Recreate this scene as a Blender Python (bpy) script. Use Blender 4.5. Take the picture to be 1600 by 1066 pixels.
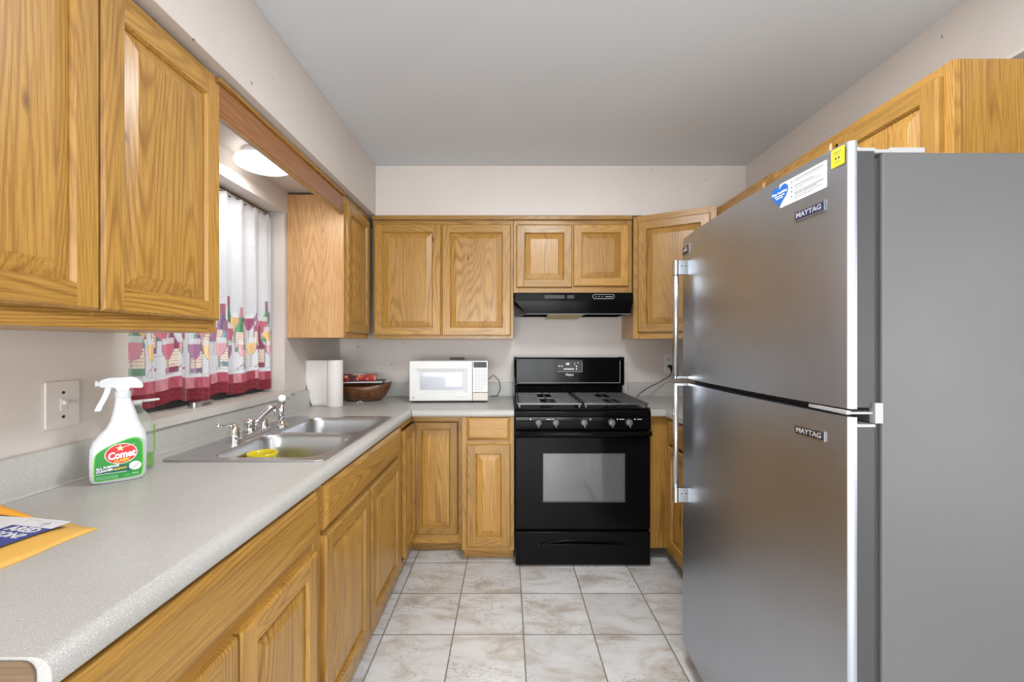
import bpy, bmesh, math, random
from mathutils import Vector, Matrix
from math import sin, cos, pi, radians as R

for o in list(bpy.data.objects): bpy.data.objects.remove(o)
SC = bpy.context.scene; COL = SC.collection

# ---------------------------------------------------------------- camera
cam = bpy.data.objects.new('camera', bpy.data.cameras.new('camera')); COL.objects.link(cam)
cam.location = (0, 0, 1.27); cam.rotation_euler = (R(90), 0, 0)
cam.data.sensor_width = 36; cam.data.lens = 15.0
cam.data.shift_x = 7/1600; cam.data.shift_y = 5/1600
cam.data.clip_start = 0.02
SC.camera = cam
# ---------------------------------------------------------------- world, lights, exposure
w = bpy.data.worlds.new('night'); SC.world = w; w.use_nodes = True
w.node_tree.nodes['Background'].inputs[0].default_value = (.01, .012, .016, 1)
w.node_tree.nodes['Background'].inputs[1].default_value = 0.3
def area(name, loc, rot, size, power, color=(1, 1, 1), shape='DISK', sy=None):
    l = bpy.data.lights.new(name, 'AREA'); l.shape = shape; l.size = size; l.energy = power; l.color = color
    if sy: l.size_y = sy
    o = bpy.data.objects.new(name, l); COL.objects.link(o); o.location = loc; o.rotation_euler = rot
    return o
area('room_lamp', (.80, -.95, 2.36), (0, 0, 0), .34, 9, (1, .985, .96))
area('front_fill', (-.10, -2.85, 1.02), (R(80), 0, 0), 2.3, 112, (.94, .975, 1), 'RECTANGLE', 1.2)  # added low frontal fill behind the camera; no window there
area('ceiling_fill', (.25, -.35, 1.85), (R(180-40), 0, 0), .8, 5, (.94, .975, 1))  # added upward fill that brightens the ceiling
area('overhead_fill', (.35, 1.22, 2.42), (R(2), 0, 0), .5, 24, (.97, .985, 1))  # added overhead fill for the far half of the kitchen, no fixture
area('side_fill', (1.98, -.15, 1.12), (R(90), 0, R(90-14)), 1.5, 25, (.97, .985, 1), 'RECTANGLE', 1.3)  # added side fill through the right opening, for the left cabinets
SC.view_settings.view_transform = 'Standard'; SC.view_settings.look = 'None'
SC.view_settings.gamma = 1; SC.view_settings.use_curve_mapping = False
SC.view_settings.exposure = 0.14

# ---------------------------------------------------------------- materials
def newmat(name):
    m = bpy.data.materials.new(name); m.use_nodes = True
    nt = m.node_tree; return m, nt, nt.nodes['Principled BSDF']
def simple(name, col, rough=.5, metal=0, coat=0, spec=None, trans=0, emit=None, es=0, alpha=1, ior=None):
    m, nt, b = newmat(name)
    b.inputs['Base Color'].default_value = (*col, 1); b.inputs['Roughness'].default_value = rough
    b.inputs['Metallic'].default_value = metal; b.inputs['Coat Weight'].default_value = coat
    if spec is not None: b.inputs['Specular IOR Level'].default_value = spec
    b.inputs['Transmission Weight'].default_value = trans
    if ior: b.inputs['IOR'].default_value = ior
    if emit: b.inputs['Emission Color'].default_value = (*emit, 1); b.inputs['Emission Strength'].default_value = es
    b.inputs['Alpha'].default_value = alpha
    # faint procedural mottling so that nothing is perfectly even
    if trans == 0 and not emit:
        N = nt.nodes; L = nt.links
        tc = N.new('ShaderNodeTexCoord'); no = N.new('ShaderNodeTexNoise'); no.inputs['Scale'].default_value = 9
        no.inputs['Detail'].default_value = 5
        mr = N.new('ShaderNodeMapRange'); mr.inputs[3].default_value = max(.02, rough-.06); mr.inputs[4].default_value = min(1, rough+.08)
        L.new(tc.outputs['Object'], no.inputs['Vector']); L.new(no.outputs[0], mr.inputs[0]); L.new(mr.outputs[0], b.inputs['Roughness'])
    return m
def nd(nt, t, **k):
    n = nt.nodes.new(t)
    for a, v in k.items(): setattr(n, a, v)
    return n
def ramp(nt, stops, src):
    r = nt.nodes.new('ShaderNodeValToRGB'); e = r.color_ramp.elements
    while len(e) < len(stops): e.new(.5)
    for i, (p, c) in enumerate(stops):
        e[i].position = p; e[i].color = (*c, 1) if len(c) == 3 else c
    nt.links.new(src, r.inputs[0]); return r.outputs[0]
def mixc(nt, fac, a, b, mode='MIX'):
    m = nt.nodes.new('ShaderNodeMix'); m.data_type = 'RGBA'; m.blend_type = mode
    for i, v in ((0, fac), (6, a), (7, b)):
        if isinstance(v, (int, float)): m.inputs[i].default_value = v
        elif isinstance(v, tuple): m.inputs[i].default_value = (*v, 1)
        else: nt.links.new(v, m.inputs[i])
    return m.outputs[2]
def bump(nt, b, h, strength=.2, dist=.002):
    n = nt.nodes.new('ShaderNodeBump'); n.inputs['Strength'].default_value = strength; n.inputs['Distance'].default_value = dist
    nt.links.new(h, n.inputs['Height']); nt.links.new(n.outputs[0], b.inputs['Normal'])
def noise(nt, vec, scale, detail=3, rough=.5, dist=0):
    n = nt.nodes.new('ShaderNodeTexNoise'); n.inputs['Scale'].default_value = scale
    n.inputs['Detail'].default_value = detail; n.inputs['Roughness'].default_value = rough; n.inputs['Distortion'].default_value = dist
    if vec is not None: nt.links.new(vec, n.inputs['Vector'])
    return n.outputs[0]
def mapping(nt, vec, scale=(1, 1, 1), loc=(0, 0, 0), rot=(0, 0, 0)):
    n = nt.nodes.new('ShaderNodeMapping'); n.inputs['Scale'].default_value = scale
    n.inputs['Location'].default_value = loc; n.inputs['Rotation'].default_value = rot
    nt.links.new(vec, n.inputs['Vector']); return n.outputs[0]
def math_(nt, op, a, b=0.0):
    n = nt.nodes.new('ShaderNodeMath'); n.operation = op
    for i, v in ((0, a), (1, b)):
        if isinstance(v, (int, float)): n.inputs[i].default_value = v
        else: nt.links.new(v, n.inputs[i])
    return n.outputs[0]

def oak(name, axis, light=(.52, .285, .060), dark=(.25, .115, .024), tint=1.0):
    m, nt, b = newmat(name)
    tc = nd(nt, 'ShaderNodeTexCoord'); oi = nd(nt, 'ShaderNodeObjectInfo')
    mul = nd(nt, 'ShaderNodeVectorMath', operation='MULTIPLY'); mul.inputs[1].default_value = (13.7, 7.3, 19.1)
    cx = nd(nt, 'ShaderNodeCombineXYZ')
    for i in range(3): nt.links.new(oi.outputs['Random'], cx.inputs[i])
    nt.links.new(cx.outputs[0], mul.inputs[0])
    add = nd(nt, 'ShaderNodeVectorMath', operation='ADD')
    nt.links.new(tc.outputs['Object'], add.inputs[0]); nt.links.new(mul.outputs[0], add.inputs[1])
    v = add.outputs[0]
    s1 = [1, 1, 1]; s1[axis] = .10
    s2 = [1, 1, 1]; s2[axis] = .022
    n1 = noise(nt, mapping(nt, v, tuple(s1)), 4.2, 2, .35, .1)
    rings = math_(nt, 'SINE', math_(nt, 'MULTIPLY', n1, 330))
    rings = math_(nt, 'POWER', math_(nt, 'MULTIPLY_ADD', rings, .5), 1.0) if False else rings
    r01 = nt.nodes.new('ShaderNodeMapRange'); nt.links.new(rings, r01.inputs[0]); r01.inputs[1].default_value = -1; r01.inputs[2].default_value = 1
    fine = noise(nt, mapping(nt, v, tuple(s2)), 340, 4, .65)
    band = noise(nt, mapping(nt, v, tuple(s1)), 9, 2, .5)
    grain = math_(nt, 'MULTIPLY', math_(nt, 'POWER', r01.outputs[0], 2.2), math_(nt, 'ADD', fine, .25))
    c0 = ramp(nt, [(.3, tuple(light[i]*.80 for i in range(3))), (.65, light)], band)
    c1 = mixc(nt, math_(nt, 'MULTIPLY', math_(nt, 'MULTIPLY', grain, ramp(nt, [(.35, (.25,)*3), (.65, (1,)*3)], noise(nt, mapping(nt, v, tuple(s1), (5, 2, 7)), 14, 2, .5))), 1.0), c0, dark)
    fr = ramp(nt, [(.40, (.66, .58, .48)), (.53, (1, 1, 1))], fine)
    c2 = mixc(nt, .75, c1, fr, 'MULTIPLY')
    # small dark knots
    kn = noise(nt, mapping(nt, v, tuple(.45 if i == axis else 1 for i in range(3))), 17, 1, .4)
    k = ramp(nt, [(.79, (0, 0, 0)), (.84, (1, 1, 1))], kn)
    c3 = mixc(nt, k, c2, (.10, .04, .014))
    # board to board difference
    hs = nd(nt, 'ShaderNodeHueSaturation'); nt.links.new(c3, hs.inputs['Color'])
    mr = nd(nt, 'ShaderNodeMapRange'); nt.links.new(oi.outputs['Random'], mr.inputs[0]); mr.inputs[3].default_value = .86*tint; mr.inputs[4].default_value = 1.08*tint
    nt.links.new(mr.outputs[0], hs.inputs['Value'])
    nt.links.new(hs.outputs[0], b.inputs['Base Color'])
    b.inputs['Roughness'].default_value = .36; b.inputs['Coat Weight'].default_value = .25; b.inputs['Coat Roughness'].default_value = .22
    bump(nt, b, fine, .12, .001)
    return m
OAKZ = oak('oak_vertical', 2); OAKX = oak('oak_horizontal', 0)
OAKP = oak('oak_panel', 2, (.54, .298, .068), (.25, .11, .022))
OAKB = oak('oak_valance', 0, (.36, .155, .055), (.16, .06, .02))
PALE = oak('pale_laminate_oak', 2, (.74, .44, .20), (.50, .25, .09))
OAKD = simple('dark_gap_wood', (.05, .022, .008), .7)

def paint(name, col, rough=.6, wear=.04, bs=.12, spk=.80):
    m, nt, b = newmat(name)
    tc = nd(nt, 'ShaderNodeTexCoord'); v = tc.outputs['Object']
    n = noise(nt, v, 2.2, 4, .55)
    c = ramp(nt, [(.3, tuple(x*(1-wear) for x in col)), (.7, tuple(min(1, x*(1+wear*.4)) for x in col))], n)
    sp = ramp(nt, [(spk, (0, 0, 0)), (spk+.02, (1, 1, 1))], noise(nt, v, 42, 1, .3))
    c = mixc(nt, sp, c, tuple(x*.35 for x in col))
    nt.links.new(c, b.inputs['Base Color']); b.inputs['Roughness'].default_value = rough
    hb = noise(nt, mapping(nt, v, (1, 1, 4)), 14, 6, .6)
    bump(nt, b, hb, bs, .004)
    return m
WALL = paint('wall_paint', (.66, .605, .565), .5)
CEIL = paint('ceiling_paint', (.64, .665, .69), .75, .01, .05, .87)
WHITEP = paint('white_trim_paint', (.72, .68, .63), .45)
JAMB = paint('jamb_paint', (.66, .61, .56), .5)

def counter_mat(name, tone=1.0):
    m, nt, b = newmat(name)
    tc = nd(nt, 'ShaderNodeTexCoord'); v = tc.outputs['Object']
    n1 = noise(nt, v, 650, 2, .5); n2 = noise(nt, mapping(nt, v, loc=(3, 1, 2)), 520, 2, .5); n3 = noise(nt, v, 3, 3, .5)
    base = ramp(nt, [(.3, (.43*tone, .43*tone, .41*tone)), (.7, (.49*tone, .49*tone, .48*tone))], n3)
    c = mixc(nt, ramp(nt, [(.60, (0, 0, 0)), (.66, (1, 1, 1))], n1), base, (.36*tone, .31*tone, .24*tone))
    c = mixc(nt, ramp(nt, [(.60, (0, 0, 0)), (.66, (1, 1, 1))], n2), c, (.72*tone, .70*tone, .65*tone))
    nt.links.new(c, b.inputs['Base Color']); b.inputs['Roughness'].default_value = .33
    return m
CTOP = counter_mat('speckled_laminate')

def steel(name, col=.55, rough=.27, axis=0, strong=.06):
    m, nt, b = newmat(name)
    tc = nd(nt, 'ShaderNodeTexCoord'); v = tc.outputs['Object']
    s = [300, 300, 300]; s[axis] = 2
    n = noise(nt, mapping(nt, v, tuple(s)), 1, 2, .5)
    mr = nd(nt, 'ShaderNodeMapRange'); nt.links.new(n, mr.inputs[0]); mr.inputs[3].default_value = rough-strong; mr.inputs[4].default_value = rough+strong
    sm = noise(nt, v, 5, 4, .6)
    c = ramp(nt, [(.3, tuple(q*.96 for q in col)), (.7, tuple(q*1.02 for q in col))], sm)
    nt.links.new(c, b.inputs['Base Color']); nt.links.new(mr.outputs[0], b.inputs['Roughness'])
    b.inputs['Metallic'].default_value = 1
    return m
STEEL = steel('brushed_steel', (.47, .51, .57), .36)
STEELH = steel('handle_steel', (.56, .58, .60), .24, 2)
SINK = steel('sink_steel', (.56, .575, .60), .30, 1, .03)
CHROME = simple('chrome', (.75, .75, .76), .10, 1)
BLACK = simple('black_enamel', (.004, .004, .0045), .12, 0, 0, spec=.13)
BLACKM = simple('black_plastic', (.012, .012, .013), .42)
BGLASS = simple('oven_glass', (.035, .035, .037), .05, 0, 1, spec=.9)
GRATE = simple('cast_iron_grate', (.13, .13, .135), .30, .5)
GREYP = simple('grey_enamel', (.125, .127, .13), .45)
GREYD = simple('dark_grey_plastic', (.055, .055, .057), .5)
GREYL = simple('light_grey_plastic', (.42, .42, .43), .4)
WHITE = simple('white_plastic', (.74, .745, .74), .35)
CREAMP = simple('cream_plastic', (.70, .66, .58), .4)
PAPER = simple('paper', (.76, .77, .79), .75)
TOWEL = simple('towel_paper', (.82, .79, .76), .9)
MUSTARD = simple('kraft_mailer', (.80, .46, .10), .5)
BLUE = simple('print_blue', (.03, .05, .28), .45)
RED = simple('print_red', (.62, .02, .03), .4)
ORANGE = simple('print_orange', (.80, .17, .07), .45)
GREEN = simple('print_green', (.02, .27, .035), .35)
GREENL = simple('print_light_green', (.12, .50, .04), .35)
TEAL = simple('print_dark_teal', (.012, .10, .09), .35)
YELL = simple('print_yellow', (.90, .72, .02), .45)
INK = simple('print_ink', (.10, .10, .13), .5)
SKYB = simple('sticker_blue', (.01, .12, .45), .4)
NAVY = simple('badge_navy', (.008, .016, .09), .3)
BOWLW = oak('bowl_wood', 0, (.23, .095, .035), (.05, .018, .008))
CORE = oak('chipboard', 0, (.22, .14, .08), (.07, .04, .02))
SILLM = paint('marble_sill', (.62, .59, .55), .4, .22)
DARK = simple('dark_night', (.006, .006, .008), .6)
GLASS = simple('window_glass', (.02, .022, .026), .04, 0, 0, spec=.5, alpha=.45)
YCUP = simple('yellow_plastic', (.75, .62, .01), .18, 0, .2)
CLEAR = simple('clear_plastic', (.9, .95, .9), .05, 0, 0, trans=.9, ior=1.1)
LIME = simple('green_soap', (.18, .50, .05), .12)
SPRAYW = simple('bottle_white', (.66, .69, .73), .32, 0, .15)
LAMP = simple('lamp_diffuser', (1, 1, 1), .5, emit=(1, .985, .96), es=2.2)
WHITEE = simple('print_white', (.9, .9, .9), .5)
SCREEN = simple('microwave_window', (.42, .45, .50), .22, 0, .5)
CORD = simple('cord_dark', (.03, .02, .015), .5)
BLUSH = simple('brown_opening', (.20, .13, .09), .6)

def floor_mat():
    m, nt, b = newmat('travertine_tile')
    tc = nd(nt, 'ShaderNodeTexCoord'); v = mapping(nt, tc.outputs['Object'], loc=(-.07+.307*20, -1.866+.307*30, 0))
    T = .307
    sep = nd(nt, 'ShaderNodeSeparateXYZ'); nt.links.new(v, sep.inputs[0])
    gx = math_(nt, 'DIVIDE', sep.outputs[0], T); gy = math_(nt, 'DIVIDE', sep.outputs[1], T)
    fx = math_(nt, 'FRACT', gx); fy = math_(nt, 'FRACT', gy)
    def edge(f):
        d = math_(nt, 'SUBTRACT', .5, math_(nt, 'ABSOLUTE', math_(nt, 'SUBTRACT', f, .5)))
        return d
    e = math_(nt, 'MINIMUM', edge(fx), edge(fy))
    grout = ramp(nt, [(.006, (1, 1, 1)), (.012, (0, 0, 0))], e)
    ix = math_(nt, 'FLOOR', gx); iy = math_(nt, 'FLOOR', gy)
    ci = nd(nt, 'ShaderNodeCombineXYZ'); nt.links.new(ix, ci.inputs[0]); nt.links.new(iy, ci.inputs[1])
    wn = nd(nt, 'ShaderNodeTexWhiteNoise'); nt.links.new(ci.outputs[0], wn.inputs['Vector'])
    sc = nd(nt, 'ShaderNodeVectorMath', operation='SCALE'); nt.links.new(wn.outputs['Color'], sc.inputs[0]); sc.inputs['Scale'].default_value = 20
    ad = nd(nt, 'ShaderNodeVectorMath', operation='ADD'); nt.links.new(v, ad.inputs[0]); nt.links.new(sc.outputs[0], ad.inputs[1])
    tv = ad.outputs[0]
    vd = mapping(nt, tv, (1, 2.2, 1), rot=(0, 0, .5))
    n1 = noise(nt, vd, 4.5, 6, .6, .8)
    c = ramp(nt, [(.28, (.42, .36, .315)), (.40, (.56, .525, .49)), (.50, (.66, .66, .655)), (.68, (.73, .745, .76))], n1)
    n2 = noise(nt, vd, 8, 6, .7, 1.6)
    vein = math_(nt, 'ABSOLUTE', math_(nt, 'SUBTRACT', n2, .5))
    vm = ramp(nt, [(.0, (1, 1, 1)), (.016, (0, 0, 0))], vein)
    rgn = ramp(nt, [(.45, (0, 0, 0)), (.6, (1, 1, 1))], noise(nt, tv, 5, 2, .5))
    c = mixc(nt, math_(nt, 'MULTIPLY', math_(nt, 'MULTIPLY', vm, rgn), .85), c, (.22, .185, .16))
    pit = ramp(nt, [(.62, (0, 0, 0)), (.68, (1, 1, 1))], noise(nt, tv, 75, 3, .6))
    c = mixc(nt, math_(nt, 'MULTIPLY', math_(nt, 'MULTIPLY', pit, rgn), .85), c, (.20, .17, .15))
    tile = nd(nt, 'ShaderNodeMapRange'); nt.links.new(wn.outputs['Value'], tile.inputs[0]); tile.inputs[3].default_value = .88; tile.inputs[4].default_value = 1.06
    hs = nd(nt, 'ShaderNodeHueSaturation'); nt.links.new(c, hs.inputs['Color']); nt.links.new(tile.outputs[0], hs.inputs['Value'])
    c = mixc(nt, grout, hs.outputs[0], (.22, .195, .17))
    nt.links.new(c, b.inputs['Base Color']); b.inputs['Roughness'].default_value = .38
    h = math_(nt, 'SUBTRACT', 1, grout)
    h = math_(nt, 'SUBTRACT', h, math_(nt, 'MULTIPLY', pit, .25))
    bump(nt, b, h, .5, .002)
    return m
FLOOR = floor_mat()

# ---------------------------------------------------------------- mesh builder
class MB:
    def __init__(s): s.bm = bmesh.new(); s.sm = False
    def _f(s, vs, mi=0, sm=False):
        try: f = s.bm.faces.new(vs)
        except ValueError: return None
        f.material_index = mi; f.smooth = sm; return f
    def quad(s, pts, mi=0, sm=False):
        return s._f([s.bm.verts.new(p) for p in pts], mi, sm)
    def box(s, x0, x1, y0, y1, z0, z1, mi=0):
        v = [s.bm.verts.new(p) for p in ((x0,y0,z0),(x1,y0,z0),(x1,y1,z0),(x0,y1,z0),(x0,y0,z1),(x1,y0,z1),(x1,y1,z1),(x0,y1,z1))]
        for f in ((0,3,2,1),(4,5,6,7),(0,1,5,4),(1,2,6,5),(2,3,7,6),(3,0,4,7)): s._f([v[i] for i in f], mi)
        return s
    def loft(s, loops, mi=0, sm=True, close=True, cap0=True, cap1=True):
        L = [[s.bm.verts.new(p) for p in lp] for lp in loops]
        n = len(L[0])
        for a, b in zip(L, L[1:]):
            for i in range(n if close else n-1):
                j = (i+1) % n; s._f([a[i], a[j], b[j], b[i]], mi, sm)
        if cap0: s._f(L[0][::-1], mi)
        if cap1: s._f(L[-1], mi)
        return s
    def lathe(s, prof, c=(0,0,0), n=32, axis='z', mi=0, sm=True, cap0=True, cap1=True):
        loops = []
        for r, h in prof:
            lp = []
            for i in range(n):
                a = 2*pi*i/n; p = (r*cos(a), r*sin(a), h)
                if axis == 'y': p = (p[0], h, -p[1])
                elif axis == 'x': p = (h, p[0], p[1])
                lp.append((c[0]+p[0], c[1]+p[1], c[2]+p[2]))
            loops.append(lp)
        return s.loft(loops, mi, sm, True, cap0, cap1)
    def tube(s, pts, r, n=10, mi=0, cap=True):
        pts = [Vector(p) for p in pts]; m = len(pts); rs = r if isinstance(r, (list, tuple)) else [r]*m
        loops = []; up = Vector((0,0,1)); prev = None
        for i in range(m):
            t = (pts[min(i+1, m-1)]-pts[max(i-1, 0)]).normalized()
            if prev is None:
                a = up if abs(t.dot(up)) < .9 else Vector((1,0,0)); x = t.cross(a).normalized()
            else: x = (prev - t*prev.dot(t)).normalized()
            prev = x; y = t.cross(x)
            loops.append([tuple(pts[i]+rs[i]*(x*cos(2*pi*k/n)+y*sin(2*pi*k/n))) for k in range(n)])
        return s.loft(loops, mi, True, True, cap, cap)
    def prism(s, poly, z0, z1, mi=0, tr=None, holes=(), msi=None):
        """polygon (with holes) in xy extruded z0..z1; tr maps (x,y,z)->point"""
        tr = tr or (lambda x, y, z: (x, y, z)); msi = mi if msi is None else msi
        tops = []
        for zi, z in enumerate((z0, z1)):
            es = []; lps = []
            for lp in (poly, *holes):
                vs = [s.bm.verts.new(tr(x, y, z)) for x, y in lp]; lps.append(vs)
                for i in range(len(vs)): es.append(s.bm.edges.new((vs[i], vs[(i+1) % len(vs)])))
            r = bmesh.ops.triangle_fill(s.bm, use_beauty=True, use_dissolve=False, edges=es)
            for g in r['geom']:
                if isinstance(g, bmesh.types.BMFace): g.material_index = mi
            tops.append(lps)
        for a, b in zip(*tops):
            for i in range(len(a)):
                j = (i+1) % len(a); s._f([a[i], a[j], b[j], b[i]], msi)
        return s
    def build(s, name, mats, parent=None, bev=0, seg=2, loc=None, rotz=None, rot=None, recalc=True, subd=0, sharp=None):
        bm = s.bm
        if recalc: bmesh.ops.recalc_face_normals(bm, faces=bm.faces)
        me = bpy.data.meshes.new(name); bm.to_mesh(me); bm.free()
        for m in (mats if isinstance(mats, (list, tuple)) else [mats]): me.materials.append(m)
        o = bpy.data.objects.new(name, me); COL.objects.link(o)
        if parent: o.parent = parent
        if loc: o.location = loc
        if rotz: o.rotation_euler = (0, 0, rotz)
        if rot: o.rotation_euler = rot
        if sharp: me.set_sharp_from_angle(angle=R(sharp))
        if bev:
            md = o.modifiers.new('bevel', 'BEVEL'); md.width = bev; md.segments = seg; md.limit_method = 'ANGLE'; md.angle_limit = R(35)
            md.harden_normals = True
            for p in me.polygons: p.use_smooth = True
        return o
def tag(o, label, cat, group=None):
    o['label'] = label; o['category'] = cat
    if group: o['group'] = group
    return o
def thing(name, label, cat, loc=(0,0,0), rotz=0, group=None):
    o = bpy.data.objects.new(name, None); COL.objects.link(o); o.empty_display_size = .05
    o.location = loc; o.rotation_euler = (0, 0, rotz); return tag(o, label, cat, group)
def struct(o): o['kind'] = 'structure'; return o
def plab(o, l): o['label'] = l; return o
def text(parent, name, body, size, loc, rot, mat, align='CENTER', ext=.0004, sx=1.0, shear=0, bold=0, maxw=None):
    c = bpy.data.curves.new(name, 'FONT'); c.body = body; c.size = size; c.align_x = align; c.align_y = 'CENTER'
    c.extrude = ext; c.shear = shear; c.offset = bold; c.resolution_u = 3
    t = bpy.data.objects.new('tmp', c); COL.objects.link(t)
    bpy.context.view_layer.update()
    me = bpy.data.meshes.new_from_object(t.evaluated_get(bpy.context.evaluated_depsgraph_get()))
    bpy.data.objects.remove(t)
    if maxw:
        xs = [v.co.x for v in me.vertices]; wd = max(xs)-min(xs)
        sx = maxw/wd if wd > 0 else 1
    me.name = name; me.materials.clear(); me.materials.append(mat)
    for v in me.vertices: v.co.x *= sx
    o = bpy.data.objects.new(name, me); COL.objects.link(o); o.location = loc; o.rotation_euler = rot
    if parent: o.parent = parent
    return o
def rrect(x0, x1, y0, y1, r, n=6):
    pts = []
    for cx, cy, a0 in ((x1-r, y1-r, 0), (x0+r, y1-r, 90), (x0+r, y0+r, 180), (x1-r, y0+r, 270)):
        for i in range(n+1):
            a = R(a0+90*i/n); pts.append((cx+r*cos(a), cy+r*sin(a)))
    return pts

# ---------------------------------------------------------------- room shell
XL, XR, YB, ZC = -1.22, 1.56, 3.11, 2.44
YR = -3.0
MB().box(XL-.2, XR+.6, YR-.1, YB+.1, -.06, 0).build('floor', FLOOR); struct(bpy.data.objects['floor'])
struct(MB().box(XL-.2, XR+.6, YR-.1, YB+.1, ZC, ZC+.08).build('ceiling', CEIL))
struct(MB().box(XL-.2, XR+.6, YB, YB+.1, 0, ZC).build('wall_back', WALL))
struct(MB().box(XL-.2, XR+.6, YR-.1, YR, 0, ZC).build('wall_rear', WALL))
# left wall with window opening
WY0, WY1, WZ0, WZ1 = 1.372, 2.335, 1.015, 1.99
w = MB()
w.box(XL-.17, XL, YR, WY0, 0, ZC); w.box(XL-.17, XL, WY1, YB, 0, ZC)
w.box(XL-.17, XL, WY0, WY1, 0, WZ0-.02); w.box(XL-.17, XL, WY0, WY1, WZ1, ZC)
struct(w.build('wall_left', WALL))
# right wall with an opening near the camera
w = MB(); OH = 2.165
w.box(XR, XR+.11, 1.345, YB, 0, ZC); w.box(XR, XR+.11, -1.2, 1.345, OH, ZC); w.box(XR, XR+.11, YR, -1.2, 0, ZC)
struct(w.build('wall_right', WALL))
struct(MB().box(XR+.48, XR+.58, YR, YB, 0, ZC).build('wall_passage', BLUSH))
w = MB(); w.box(XR-.006, XR+.116, -1.2, 1.351, OH-.012, OH); w.box(XR-.006, XR+.116, 1.345, 1.352, 0, OH-.012)
struct(w.build('trim_3', WHITEP))
# soffits
SX, SZ, SY = -.865, 2.112, 2.79
struct(MB().box(XL, SX, YR, YB, SZ, ZC).build('trim_1', WALL, bev=.003))
struct(MB().box(SX, XR, SY, YB, SZ, ZC).build('trim_2', WALL, bev=.003))
# alcove header above the window, slightly proud
struct(MB().box(XL, XL+.006, 1.33, 2.358, WZ1, SZ).build('trim_4', JAMB))

# window
wn = bpy.data.objects.new('window_1', None); COL.objects.link(wn); wn.location = (XL-.14, (WY0+WY1)/2, WZ0); struct(wn)
def wl(mb): return mb
f = MB(); x0, x1 = -.03, .025; hy = (WY1-WY0)/2; H = WZ1-WZ0
f.box(x0, x1, -hy, -hy+.045, 0, H); f.box(x0, x1, hy-.045, hy, 0, H); f.box(x0, x1, -hy+.045, hy-.045, 0, .045)
f.box(x0, x1, -hy+.045, hy-.045, H-.045, H); f.box(x0, x1, -hy+.045, hy-.045, H*.5-.02, H*.5+.02)
f.build('window_frame', GREYD, wn, bev=.002)
MB().box(-.004, .002, -hy+.045, hy-.045, .045, H-.045).build('pane', GLASS, wn)
MB().box(-.045, -.03, -hy, hy, 0, H).build('night_backing', DARK, wn)  # dark sheet added behind the pane to stand for the night outside
w = MB(); w.box(.028, .10, -.33+.0, -.20, .0, .002)
s = MB()
for i in range(1):
    s.prism(rrect(-.17+XL-wn.location.x+.02, XL-wn.location.x+.035, WY0-wn.location.y-.0, WY1-wn.location.y, .004), -.032, 0)
s.build('window_sill', SILLM, wn, bev=.003)
w.bm.free()
l = MB(); l.prism(rrect(.085, .12, -.16, -.045, .012), 0.0, .022); l.box(.12, .124, -.12, -.075, .006, .009, 1); l.box(.12, .124, -.12, -.075, .013, .016, 1)
l.build('window_latch', [STEELH, BLACKM], wn, bev=.003)

# interior sill apron strip lying on top of the backsplash
struct(MB().box(XL, XL+.034, 1.33, 2.40, .994, 1.014).build('trim_5', SILLM, bev=.003))

# ---------------------------------------------------------------- cabinets
def door(parent, name, x0, x1, z0, z1, y=0.0, th=.02, fw=.052, flat=False, horiz=False, rotz=0, origin=None, label=None):
    W, H = x1-x0, z1-z0
    o = bpy.data.objects
    b = MB(); c = .006
    # outer sides + chamfer
    def ring(i, d): return [(i, -d, i), (W-i, -d, i), (W-i, -d, H-i), (i, -d, H-i)]
    if flat:   # drawer front: slab with moulded edge
        e = .014
        b.loft([ring(0, 0), ring(0, th*.55), ring(e, th*.95), ring(e+.003, th)], 1 if horiz else 0, False, True, True, True)
        d = b.build(name, [OAKZ, OAKX], parent, loc=(x0, y, z0))
        if label: d['label'] = label
        return d
    b.loft([ring(0, 0), ring(0, th-.006), ring(c, th)], 0, False, True, True, False)
    # stiles (vertical grain) and rails (horizontal grain)
    q = lambda xa, xb, za, zb, mi: b.quad([(xa, -th, za), (xb, -th, za), (xb, -th, zb), (xa, -th, zb)], mi)
    q(c, fw, c, H-c, 0); q(W-fw, W-c, c, H-c, 0); q(fw, W-fw, c, fw, 1); q(fw, W-fw, H-fw, H-c, 1)
    b.loft([ring(fw, th), ring(fw+.006, th-.009), ring(fw+.0061, th-.016)], 0, False, True, False, False)
    d = b.build(name, [OAKZ, OAKX], parent, loc=(x0, y, z0), recalc=True)
    # subtle joint lines
    p = MB(); i = fw+.0062
    wi = min(.034, (W-2*fw)*.22)
    p.loft([ring(i, .004), ring(i, th-.0125), ring(i+wi, th-.003), ring(i+wi+.001, th-.0025)], 0, False, True, True, True)
    p.build('panel', OAKP, d)
    if label: d['label'] = label
    return d
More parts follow.
